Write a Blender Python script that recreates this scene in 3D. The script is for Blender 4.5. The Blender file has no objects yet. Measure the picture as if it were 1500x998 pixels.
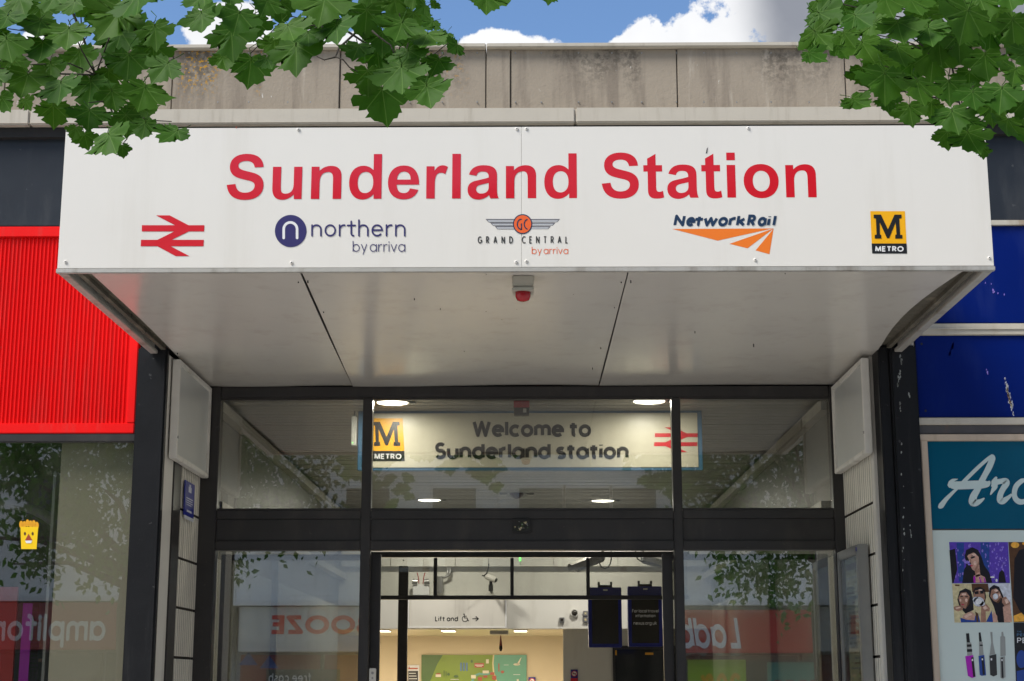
import bpy, bmesh, math, random
from mathutils import Vector, Matrix
from mathutils.geometry import tessellate_polygon
R = math.radians
rnd = random.Random(7)
SC = bpy.context.scene
COL = SC.collection

# ------------------------------------------------------------------ camera
F = 2328.0                      # focal length in photo pixels (1500 wide)
PITCH, YAW = R(12.1), R(0.62)
CAMY, EYE = -5.716, 1.6
cam_d = bpy.data.cameras.new('camera'); cam = bpy.data.objects.new('camera', cam_d)
COL.objects.link(cam); SC.camera = cam
cam_d.sensor_width = 36; cam_d.lens = F / 1500 * 36; cam_d.clip_end = 500; cam_d.clip_start = 0.05
ROT = Matrix.Rotation(YAW, 3, 'Z') @ Matrix.Rotation(R(90) + PITCH, 3, 'X')
cam.location = (0, CAMY, EYE); cam.rotation_euler = ROT.to_euler()

def at(px, py, Y):
    """point of the vertical plane y=Y seen at photo pixel (px,py)"""
    d = ROT @ Vector(((px - 750) / F, (499 - py) / F, -1))
    k = (Y - CAMY) / d.y
    return Vector((d.x * k, Y, EYE + d.z * k))
def PX(px, py, Y): return at(px, py, Y).x
def PZ(py, Y, px=750): return at(px, py, Y).z

# ------------------------------------------------------------------ node helpers
class NT:
    def __init__(s, nt): s.nt = nt; s.n = nt.nodes; s.l = nt.links
    def new(s, t, **k):
        n = s.n.new(t)
        for a, b in k.items(): setattr(n, a, b)
        return n
    def setin(s, n, i, v):
        if v is None: return
        if hasattr(v, 'is_linked') or hasattr(v, 'links'): s.l.new(v, n.inputs[i])
        else: n.inputs[i].default_value = v
    def math(s, op, a, b=None, c=None, clamp=False):
        n = s.new('ShaderNodeMath', operation=op, use_clamp=clamp)
        s.setin(n, 0, a); s.setin(n, 1, b); s.setin(n, 2, c); return n.outputs[0]
    def ramp(s, v, a, b):   # smoothstep a..b -> 0..1
        n = s.new('ShaderNodeMapRange', interpolation_type='SMOOTHSTEP'); s.setin(n, 0, v)
        n.inputs[1].default_value = a; n.inputs[2].default_value = b; return n.outputs[0]
    def mix(s, f, a, b, bt='MIX'):
        n = s.new('ShaderNodeMix', data_type='RGBA', blend_type=bt)
        s.setin(n, 0, f); s.setin(n, 6, col4(a)); s.setin(n, 7, col4(b)); return n.outputs[2]
    def noise(s, vec, scale, detail=4, rough=.55, dist=0):
        n = s.new('ShaderNodeTexNoise'); s.setin(n, 'Vector', vec)
        n.inputs['Scale'].default_value = scale; n.inputs['Detail'].default_value = detail
        n.inputs['Roughness'].default_value = rough; n.inputs['Distortion'].default_value = dist
        return n.outputs[0]
    def mapping(s, vec, sc=(1, 1, 1), loc=(0, 0, 0)):
        n = s.new('ShaderNodeMapping'); s.setin(n, 'Vector', vec)
        n.inputs['Scale'].default_value = sc; n.inputs['Location'].default_value = loc; return n.outputs[0]
def col4(c):
    if isinstance(c, (tuple, list)) and len(c) == 3: return (*c, 1)
    return c

# ------------------------------------------------------------------ world
SUN_EL, SUN_AZ = R(50), R(238)          # azimuth measured from +Y clockwise
w = bpy.data.worlds.new('World'); SC.world = w; w.use_nodes = True
T = NT(w.node_tree); T.n.clear()
tc = T.new('ShaderNodeTexCoord').outputs['Generated']
sky = T.new('ShaderNodeTexSky', sky_type='NISHITA', sun_disc=False)
sky.sun_elevation = SUN_EL; sky.sun_rotation = SUN_AZ; sky.air_density = 1.0; sky.dust_density = .6; sky.ozone_density = 1.5
sep = T.new('ShaderNodeSeparateXYZ'); T.l.new(tc, sep.inputs[0])
X, Yc, Z = sep.outputs
ysafe = T.math('MAXIMUM', Yc, .05)
U = T.math('DIVIDE', X, ysafe); Wv = T.math('DIVIDE', Z, ysafe)
n1 = T.noise(tc, 26, 7, .6); n2 = T.noise(tc, 3.2, 5, .55); n3 = T.noise(tc, 9, 5, .55)
def uw(px, py):
    d = ROT @ Vector(((px - 750) / F, (499 - py) / F, -1)); return d.x / d.y, d.z / d.y
fld = None
for px, py, a, b in ((745, 78, 110, 42), (955, 80, 75, 62), (1020, 70, 90, 62), (1075, 60, 60, 75), (1330, 20, 330, 120), (1190, 10, 190, 120), (330, 40, 75, 60), (455, 70, 110, 34), (70, 60, 60, 34), (1480, 40, 60, 60)):
    u0, w0 = uw(px, py)
    e = T.math('ADD', T.math('POWER', T.math('ABSOLUTE', T.math('DIVIDE', T.math('SUBTRACT', U, u0), a / F)), 2),
               T.math('POWER', T.math('ABSOLUTE', T.math('DIVIDE', T.math('SUBTRACT', Wv, w0), b / F)), 2))
    e = T.math('SUBTRACT', 1, e)
    fld = e if fld is None else T.math('MAXIMUM', fld, e)
fld = T.math('ADD', fld, T.math('MULTIPLY', T.math('SUBTRACT', n1, .5), 3.6))
cl_front = T.ramp(fld, .05, .32)
cl_gen = T.ramp(n2, .44, .56)
front = T.math('MULTIPLY', T.ramp(Yc, .5, .75), T.math('SUBTRACT', 1, T.ramp(Wv, .5, .62)))
mask = T.new('ShaderNodeMix', data_type='FLOAT'); T.setin(mask, 0, front); T.setin(mask, 2, cl_gen); T.setin(mask, 3, cl_front)
grey = T.ramp(U, uw(1060, 30)[0], uw(1150, 30)[0])
shade = T.math('ADD', T.math('MULTIPLY', grey, .92), T.math('MULTIPLY', T.math('SUBTRACT', n3, .45), .9), clamp=True)
ccol = T.mix(shade, (.50, .505, .515), (.15, .16, .185))
skc = T.new('ShaderNodeMix', data_type='RGBA', blend_type='MULTIPLY'); skc.inputs[0].default_value = 1
T.l.new(sky.outputs[0], skc.inputs[6]); skc.inputs[7].default_value = (.066, .077, .088, 1)
fin = T.mix(mask.outputs[0], skc.outputs[2], ccol)
bg = T.new('ShaderNodeBackground'); T.l.new(fin, bg.inputs[0]); bg.inputs[1].default_value = 1.0
wo = T.new('ShaderNodeOutputWorld'); T.l.new(bg.outputs[0], wo.inputs[0])

sd = bpy.data.lights.new('sun', 'SUN'); sd.energy = 2.6; sd.angle = R(25); sd.color = (1, .96, .9)
so = bpy.data.objects.new('sun', sd); COL.objects.link(so)
sdir = Vector((math.sin(SUN_AZ) * math.cos(SUN_EL), math.cos(SUN_AZ) * math.cos(SUN_EL), math.sin(SUN_EL)))
so.rotation_euler = sdir.to_track_quat('Z', 'Y').to_euler(); so.location = sdir * 30

SC.view_settings.view_transform = 'Standard'; SC.view_settings.look = 'None'
SC.view_settings.exposure = 1.0; SC.view_settings.gamma = 1
SC.cycles.transparent_max_bounces = 24; SC.cycles.max_bounces = 10
SC.cycles.sample_clamp_indirect = 6

# ------------------------------------------------------------------ materials
def base_mat(name):
    m = bpy.data.materials.new(name); m.use_nodes = True
    t = NT(m.node_tree); b = t.n['Principled BSDF']; return m, t, b
def mat(name, c, rough=.5, var=.12, scale=6, bump=0, bscale=60, metal=0, dirt=None, dirtamt=.3, streak=0, speck=0, spec=.5, coat=0):
    m, t, b = base_mat(name)
    o = t.new('ShaderNodeTexCoord').outputs['Object']
    n = t.noise(o, scale, 6, .6)
    k = t.math('ADD', 1 - var, t.math('MULTIPLY', n, 2 * var))
    cc = t.mix(1.0, c, (1, 1, 1))
    vm = t.new('ShaderNodeVectorMath', operation='SCALE'); vm.inputs[0].default_value = c; t.l.new(k, vm.inputs['Scale'])
    out = vm.outputs[0]
    if dirt:
        d = t.noise(t.mapping(o, (1, 1, .25 if not streak else .08)), 7 if not streak else streak, 7, .65)
        out = t.mix(t.math('MULTIPLY', t.ramp(d, .5, .72), dirtamt), out, dirt)
    if speck:
        d = t.noise(o, speck, 3, .5)
        out = t.mix(t.math('MULTIPLY', t.ramp(d, .70, .74), .6), out, dirt or (.3, .3, .28))
    t.l.new(out, b.inputs['Base Color'])
    r = t.math('ADD', rough * .85, t.math('MULTIPLY', t.noise(o, scale * 2.3, 4), rough * .3))
    t.l.new(r, b.inputs['Roughness'])
    b.inputs['Metallic'].default_value = metal
    b.inputs['Specular IOR Level'].default_value = spec
    if coat: b.inputs['Coat Weight'].default_value = coat; b.inputs['Coat Roughness'].default_value = .05
    if bump:
        bn = t.new('ShaderNodeBump'); bn.inputs['Strength'].default_value = bump; bn.inputs['Distance'].default_value = .01
        t.l.new(t.noise(o, bscale, 5, .6), bn.inputs['Height']); t.l.new(bn.outputs[0], b.inputs['Normal'])
    return m
def flat(name, c, rough=.35, spec=.5): return mat(name, c, rough, .04, 9, spec=spec)
def emit(name, c, s):
    m = bpy.data.materials.new(name); m.use_nodes = True; t = NT(m.node_tree); t.n.clear()
    e = t.new('ShaderNodeEmission'); e.inputs[0].default_value = (*c, 1); e.inputs[1].default_value = s
    o = t.new('ShaderNodeOutputMaterial'); t.l.new(e.outputs[0], o.inputs[0]); return m
def glass(name, ior=1.7, tint=(.86, .87, .84), dirt=.05):
    m = bpy.data.materials.new(name); m.use_nodes = True; t = NT(m.node_tree); t.n.clear()
    fr = t.new('ShaderNodeFresnel'); fr.inputs[0].default_value = ior
    geo = t.new('ShaderNodeNewGeometry')
    # back faces reflect like the front ones
    fac = t.new('ShaderNodeMix', data_type='FLOAT'); t.l.new(geo.outputs['Backfacing'], fac.inputs[0])
    fr2 = t.new('ShaderNodeFresnel'); fr2.inputs[0].default_value = 1 / 1.0001 * ior
    t.l.new(fr.outputs[0], fac.inputs[2]); fac.inputs[3].default_value = ((ior - 1) / (ior + 1)) ** 2
    tr = t.new('ShaderNodeBsdfTransparent'); tr.inputs[0].default_value = (*tint, 1)
    gl = t.new('ShaderNodeBsdfGlossy'); gl.inputs['Roughness'].default_value = 0.0
    mx = t.new('ShaderNodeMixShader'); t.l.new(fac.outputs[0], mx.inputs[0]); t.l.new(tr.outputs[0], mx.inputs[1]); t.l.new(gl.outputs[0], mx.inputs[2])
    # thin dust film
    o = t.new('ShaderNodeTexCoord').outputs['Object']
    df = t.new('ShaderNodeBsdfDiffuse'); df.inputs[0].default_value = (.5, .48, .42, 1)
    d = t.math('MULTIPLY', t.ramp(t.noise(t.mapping(o, (1, 1, .3)), 5, 7, .65), .3, .8), dirt)
    m2 = t.new('ShaderNodeMixShader'); t.l.new(d, m2.inputs[0]); t.l.new(mx.outputs[0], m2.inputs[1]); t.l.new(df.outputs[0], m2.inputs[2])
    ou = t.new('ShaderNodeOutputMaterial'); t.l.new(m2.outputs[0], ou.inputs[0]); return m

M = {}
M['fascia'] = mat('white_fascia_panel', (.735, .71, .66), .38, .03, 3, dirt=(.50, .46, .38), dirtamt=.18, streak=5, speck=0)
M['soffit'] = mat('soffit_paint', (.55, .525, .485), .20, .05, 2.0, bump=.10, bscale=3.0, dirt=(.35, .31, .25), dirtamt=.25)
M['alu'] = mat('weathered_aluminium', (.50, .48, .44), .4, .12, 12, metal=.35, dirt=(.16, .12, .08), dirtamt=.6, bump=.1)
M['grime'] = mat('grimy_edge', (.09, .08, .06), .8, .4, 14, bump=.5, dirt=(.22, .19, .14), dirtamt=.8)
M['black'] = mat('black_frame_paint', (.029, .027, .027), .36, .3, 8, dirt=(.08, .07, .06), dirtamt=.35, speck=55)
M['blackpillar'] = mat('black_pillar_paint', (.012, .0125, .014), .42, .3, 6, spec=.18, bump=.12, bscale=30, dirt=(.075, .075, .075), dirtamt=.35, streak=9, speck=38)
M['darkpanel'] = mat('charcoal_panel', (.022, .027, .035), .4, .25, 5, dirt=(.10, .10, .10), dirtamt=.2, speck=25, spec=.25)
M['red'] = mat('red_sheet', (.80, .002, .002), .5, .06, 4, dirt=(.62, .035, .03), dirtamt=.6, streak=16, speck=33, spec=.2)
M['blue'] = mat('royal_blue_panel', (.001, .011, .13), .3, .10, 4, spec=.12, dirt=(.03,.05,.18), dirtamt=.2)
M['teal'] = mat('teal_board', (.001, .085, .155), .16, .08, 5, spec=.25)
M['cream'] = mat('cream_timber_trim', (.52, .42, .32), .55, .12, 14, dirt=(.28, .2, .13), dirtamt=.5, streak=12)
M['trim'] = mat('dirty_metal_trim', (.50, .46, .38), .5, .15, 16, dirt=(.22, .14, .07), dirtamt=.6)
M['rust'] = mat('rusty_dark_rail', (.07, .065, .065), .6, .5, 12, dirt=(.22, .09, .03), dirtamt=.7)
M['offwhite'] = mat('off_white_board', (.62, .60, .55), .5, .07, 6, dirt=(.33, .30, .25), dirtamt=.4, streak=9)
M['whitepaint'] = mat('interior_white_paint', (.66, .65, .60), .55, .05, 3, dirt=(.45, .43, .38), dirtamt=.3)
M['boxpanel'] = mat('blank_light_panel', (.52, .53, .51), .30, .05, 3)
M['boxframe'] = mat('light_box_frame', (.70, .68, .63), .45, .1, 14, dirt=(.25, .22, .18), dirtamt=.5)
M['tile'] = mat('ribbed_tile', (.72, .69, .60), .45, .10, 4, dirt=(.36, .33, .27), dirtamt=.35)
M['groove'] = mat('tile_groove', (.10, .09, .075), .7, .2, 20)
M['mortar'] = mat('dark_joint', (.07, .06, .05), .9, .3, 20)
M['slat'] = mat('ceiling_slat', (.30, .285, .255), .4, .08, 5)
M['hallwall'] = mat('hall_side_cladding', (.085, .078, .068), .4, .15, 4)
M['blind'] = mat('pale_blind', (.44, .40, .32), .7, .05, 2)
M['void'] = mat('dark_void', (.015, .015, .015), .8, .2)
M['beige'] = mat('beige_wall', (.60, .52, .385), .6, .05, 3)
M['navy'] = mat('navy_housing', (.012, .020, .24), .35, .1)
M['screen'] = mat('dark_screen', (.035, .032, .026), .25, .2, 3)
M['steel'] = mat('grey_steel', (.32, .32, .31), .35, .12, 12, metal=.6)
M['wood'] = mat('twig_bark', (.035, .028, .02), .8, .3, 40, bump=.3)
M['rubber'] = mat('black_cable', (.012, .012, .012), .5)
M['poster'] = mat('pale_poster_board', (.58, .66, .62), .2, .03, 3)
M['asphalt'] = mat('asphalt', (.05, .05, .052), .85, .25, 30, bump=.3, bscale=200)
M['paving'] = mat('concrete_paving', (.42, .40, .37), .8, .2, 8, bump=.2, dirt=(.18, .17, .16), dirtamt=.5)
M['grass_kerb'] = mat('kerb_stone', (.35, .34, .32), .8, .2)
M['render'] = mat('pale_render', (.84, .84, .82), .7, .06, 2, dirt=(.4, .4, .38), dirtamt=.3)
M['grey_render'] = mat('grey_cladding', (.26, .27, .28), .6, .1, 2)
M['pinkred'] = mat('pinkish_red_fascia', (.40, .07, .06), .4, .1)
M['bgred'] = mat('bright_red_fascia', (.50, .02, .015), .4, .1)
M['shopglass'] = mat('opposite_shop_glass', (.03, .035, .04), .06, .2)
M['maroon'] = mat('maroon_front', (.20, .02, .02), .4, .2)
M['glass'] = glass('window_glass', 2.1)
M['glass_low'] = glass('window_glass_clean', 3.2, dirt=.03)
M['glass_shop'] = glass('shop_window_glass', 2.4, dirt=.03)
M['lamp'] = emit('lit_lamp_disc', (1, .94, .82), 5)
M['lamp_far'] = emit('lit_tube', (1, .85, .6), 3)
M['led'] = emit('green_led', (.1, 1, .1), 3)
M['lens'] = mat('red_beacon_lens', (.36, .004, .012), .12, .2, 20)
M['beacon'] = mat('aged_plastic', (.42, .40, .34), .5, .1, 20, dirt=(.2, .18, .14), dirtamt=.5)

INK = dict(ink_grey=(.035, .035, .035), ink_white=(.75, .75, .75), ink_navy=(.035, .030, .13), ink_red=(.60, .008, .02),
                  ink_nrblue=(.012, .035, .085), ink_orange=(.82, .19, .02), ink_gcorange=(.80, .13, .03), ink_yellow=(.86, .42, .005), ink_silver=(.45, .46, .48),
                  ink_silverdk=(.14, .14, .16), ink_black=(.012, .012, .014), ink_skyblue=(.07, .17, .30), ink_cream=(.62, .58, .46), ink_paleteal=(.55, .66, .64),
                  ink_green=(.16, .25, .012), ink_darkgreen=(.05, .12, .02), ink_sea=(.09, .30, .22), ink_sand=(.60, .52, .30), ink_river=(.10, .30, .26),
                  ink_brick=(.35, .06, .03), ink_purple=(.10, .05, .42), ink_violet=(.28, .20, .65), ink_hair=(.012, .010, .014), ink_skin=(.55, .32, .24),
                  ink_skin2=(.36, .19, .13), ink_skinlit=(.72, .50, .40), ink_blue=(.02, .06, .28), ink_magenta=(.42, .01, .45), ink_smoke=(.6, .62, .68), ink_brown=(.10, .045, .02), ink_amber=(.85, .42, .06),
                  ink_steel=(.30, .31, .29), ink_lips=(.5, .03, .08), ink_chipyellow=(.88, .58, .01), ink_chip=(.80, .38, .02), ink_boozered=(.60, .012, .006), ink_palesign=(.85, .82, .78),
                  ink_lime=(.35, .55, .02), ink_wall=(.55, .50, .36))
for nm, c in INK.items():
    M[nm] = flat(nm, c, .35)
M['letter_red'] = mat('red_vinyl', (.60, .008, .022), .16, .05, 5, speck=0, spec=.6)

def leaf_mat():
    m, t, b = base_mat('maple_leaf')
    o = t.new('ShaderNodeTexCoord').outputs['Object']; oi = t.new('ShaderNodeObjectInfo')
    s = t.new('ShaderNodeSeparateXYZ'); t.l.new(o, s.inputs[0])
    # veins radiate from the stalk joint at the local origin
    ang = t.math('ARCTAN2', s.outputs[0], t.math('MULTIPLY', s.outputs[2], -1))
    rr = t.math('SQRT', t.math('ADD', t.math('POWER', s.outputs[0], 2), t.math('POWER', s.outputs[2], 2)))
    k = t.math('PINGPONG', t.math('ABSOLUTE', ang), R(23))    # peaks between veins
    a2 = t.math('DIVIDE', t.math('ABSOLUTE', ang), R(46))
    dd = t.math('MULTIPLY', t.math('ABSOLUTE', t.math('SUBTRACT', a2, t.math('ROUND', a2))), R(46))
    dist = t.math('MULTIPLY', dd, rr)
    vein = t.math('SUBTRACT', 1, t.ramp(dist, .004, .016))
    n = t.noise(o, 9, 5, .6)
    c1 = t.mix(oi.outputs['Random'], (.034, .108, .009), (.066, .155, .014))
    c2 = t.mix(t.math('MULTIPLY', n, .6), c1, (.035, .085, .012))
    c3 = t.mix(t.math('MULTIPLY', vein, .30), c2, (.20, .32, .09))
    t.l.new(c3, b.inputs['Base Color']); b.inputs['Roughness'].default_value = .55; b.inputs['Specular IOR Level'].default_value = .13
    bn = t.new('ShaderNodeBump'); bn.inputs['Strength'].default_value = .2; bn.inputs['Distance'].default_value = .002
    t.l.new(t.math('ADD', t.math('MULTIPLY', vein, -.6), n), bn.inputs['Height']); t.l.new(bn.outputs[0], b.inputs['Normal'])
    tl = t.new('ShaderNodeBsdfTranslucent'); t.l.new(t.mix(1.0, c3, (.9, 1.3, .35), 'MULTIPLY'), tl.inputs[0])
    mx = t.new('ShaderNodeMixShader'); mx.inputs[0].default_value = .38
    t.l.new(b.outputs[0], mx.inputs[1]); t.l.new(tl.outputs[0], mx.inputs[2])
    t.l.new(mx.outputs[0], t.n['Material Output'].inputs[0]); return m
M['leaf'] = leaf_mat()

def concrete(name):
    m, t, b = base_mat(name)
    o = t.new('ShaderNodeTexCoord').outputs['Object']
    oi = t.new('ShaderNodeObjectInfo')
    n = t.noise(o, 3.5, 8, .65); f = t.noise(o, 60, 5, .7)
    c = t.mix(n, (.27, .225, .165), (.46, .39, .30))
    c = t.mix(t.math('MULTIPLY', f, .5), c, (.27, .235, .19))
    c = t.mix(t.math('MULTIPLY', oi.outputs['Random'], .35), c, (.24, .20, .16))
    # vertical run marks
    st = t.noise(t.mapping(o, (1, 1, .10)), 11, 6, .6)
    c = t.mix(t.math('MULTIPLY', t.ramp(st, .46, .66), .7), c, (.19, .155, .12))
    st2 = t.noise(t.mapping(o, (1, 1, .12), (4, 2, 1)), 17, 5, .6)
    c = t.mix(t.math('MULTIPLY', t.ramp(st2, .60, .75), .45), c, (.56, .50, .42))
    # damp black growth and lichen below the coping
    s = t.new('ShaderNodeSeparateXYZ'); t.l.new(o, s.inputs[0])
    zt = PZ(72, 1.5)
    top = t.ramp(s.outputs[2], zt - .30, zt)
    patch = t.ramp(t.noise(t.mapping(o, (1, 1, .5), (0, 0, 0)), 2.3, 4, .6), .52, .66)
    blk = t.math('MULTIPLY', t.math('MULTIPLY', top, patch), t.ramp(t.noise(o, 45, 6, .7), .40, .6))
    c = t.mix(t.math('MULTIPLY', blk, .8), c, (.045, .04, .03))
    xm = s.outputs[0]
    left = t.math('SUBTRACT', 1, t.ramp(xm, -.35, -.1))
    lich = t.math('MULTIPLY', t.math('MULTIPLY', t.math('MULTIPLY', top, patch), left), t.ramp(t.noise(o, 55, 4, .6), .56, .64))
    c = t.mix(lich, c, (.46, .24, .02))
    for dx, tcx in ((PX(290, 90, 1.5), .14), (PX(378, 90, 1.5), .03)):
        g = t.math('SUBTRACT', 1, t.ramp(t.math('ABSOLUTE', t.math('SUBTRACT', xm, dx)), tcx * .3, tcx))
        g = t.math('MULTIPLY', g, t.ramp(s.outputs[2], zt - .28, zt - .1))
        gb = t.math('MULTIPLY', g, t.ramp(t.noise(o, 40, 6, .7), .36, .56))
        c = t.mix(t.math('MULTIPLY', gb, .7), c, (.06, .05, .035))
        c = t.mix(t.math('MULTIPLY', g, t.ramp(t.noise(o, 60, 4, .6), .54, .60)), c, (.48, .25, .015))
    # pale chips and droppings
    sp = t.noise(t.mapping(o, (1, 1, .5), (3, 1, 7)), 26, 3, .5)
    c = t.mix(t.ramp(sp, .74, .77), c, (.62, .6, .56))
    t.l.new(c, b.inputs['Base Color']); b.inputs['Roughness'].default_value = .85
    bn = t.new('ShaderNodeBump'); bn.inputs['Strength'].default_value = .4; bn.inputs['Distance'].default_value = .006
    t.l.new(f, bn.inputs['Height']); t.l.new(bn.outputs[0], b.inputs['Normal'])
    return m
M['concrete'] = concrete('weathered_concrete')
M['ledge'] = mat('pale_stone_ledge', (.47, .43, .36), .7, .08, 8, dirt=(.30, .26, .20), dirtamt=.5, streak=20)

# ------------------------------------------------------------------ mesh helpers
class MB:
    def __init__(s): s.v = []; s.f = []; s.m = []
    def add(s, vs, fs, mi=0):
        k = len(s.v); s.v += [tuple(v) for v in vs]
        for f in fs: s.f.append([i + k for i in f]); s.m.append(mi)
        return s
    def box(s, x0, x1, y0, y1, z0, z1, mi=0):
        if x0 > x1: x0, x1 = x1, x0
        if y0 > y1: y0, y1 = y1, y0
        if z0 > z1: z0, z1 = z1, z0
        return s.add([(x0, y0, z0), (x1, y0, z0), (x1, y1, z0), (x0, y1, z0), (x0, y0, z1), (x1, y0, z1), (x1, y1, z1), (x0, y1, z1)],
                     [(0, 3, 2, 1), (4, 5, 6, 7), (0, 1, 5, 4), (1, 2, 6, 5), (2, 3, 7, 6), (3, 0, 4, 7)], mi)
    def poly(s, pts, mi=0): return s.add(pts, [tuple(range(len(pts)))], mi)
    def prism(s, pts, d, mi=0):
        """pts polygon (3d), extruded by vector d"""
        n = len(pts); d = Vector(d); a = [Vector(p) for p in pts]
        fs = [tuple(range(n)), tuple(range(2 * n - 1, n - 1, -1))] + [(i, i + n, (i + 1) % n + n, (i + 1) % n) for i in range(n)]
        return s.add(a + [p + d for p in a], fs, mi)
    def tube(s, path, rads, seg=8, mi=0, cap=True):
        path = [Vector(p) for p in path]
        if not isinstance(rads, (list, tuple)): rads = [rads] * len(path)
        vs, fs = [], []
        for i, p in enumerate(path):
            d = (path[min(i + 1, len(path) - 1)] - path[max(i - 1, 0)])
            d = d.normalized() if d.length > 1e-9 else Vector((0, 0, 1))
            a = d.orthogonal().normalized() if i == 0 else (prev - d * prev.dot(d)).normalized()
            prev = a; b = d.cross(a)
            for k in range(seg):
                t = 2 * math.pi * k / seg; vs.append(p + (a * math.cos(t) + b * math.sin(t)) * rads[i])
        for i in range(len(path) - 1):
            for k in range(seg):
                fs.append((i * seg + k, i * seg + (k + 1) % seg, (i + 1) * seg + (k + 1) % seg, (i + 1) * seg + k))
        if cap: fs.append(tuple(range(seg - 1, -1, -1))); fs.append(tuple((len(path) - 1) * seg + k for k in range(seg)))
        return s.add(vs, fs, mi)
    def build(s, name, m, parent=None, bevel=0, smooth=False, data=None):
        me = bpy.data.meshes.new(name); me.from_pydata(s.v, [], s.f)
        ms = m if isinstance(m, (list, tuple)) else [m]
        for q in ms: me.materials.append(q)
        if len(ms) > 1: me.polygons.foreach_set('material_index', s.m)
        bm = bmesh.new(); bm.from_mesh(me)
        if bevel:
            es = [e for e in bm.edges if len(e.link_faces) == 2 and e.calc_face_angle(0) > R(30)]
            bmesh.ops.bevel(bm, geom=es, offset=bevel, segments=2, affect='EDGES', clamp_overlap=True)
        bmesh.ops.recalc_face_normals(bm, faces=bm.faces) if not smooth == 'keep' else None
        bm.to_mesh(me); bm.free()
        if smooth is True:
            for p in me.polygons: p.use_smooth = True
        me.update()
        return link(name, me, parent)
def link(name, me, parent=None):
    o = bpy.data.objects.new(name, me); COL.objects.link(o)
    if parent is not None:
        o.parent = parent
        o.matrix_parent_inverse = Matrix.Translation(parent.get('_loc', (0, 0, 0))).inverted()
    return o
def thing(name, label, cat, loc=(0, 0, 0), group=None):
    o = bpy.data.objects.new(name, None); COL.objects.link(o); o.location = loc
    o['_loc'] = tuple(loc); o['label'] = label; o['category'] = cat; o.empty_display_size = .1
    if group: o['group'] = group
    return o
def tag(o, label, cat, group=None):
    o['label'] = label; o['category'] = cat
    if group: o['group'] = group
    return o
def structure(o): o['kind'] = 'structure'; return o
def stuff(o): o['kind'] = 'stuff'; return o

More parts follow.
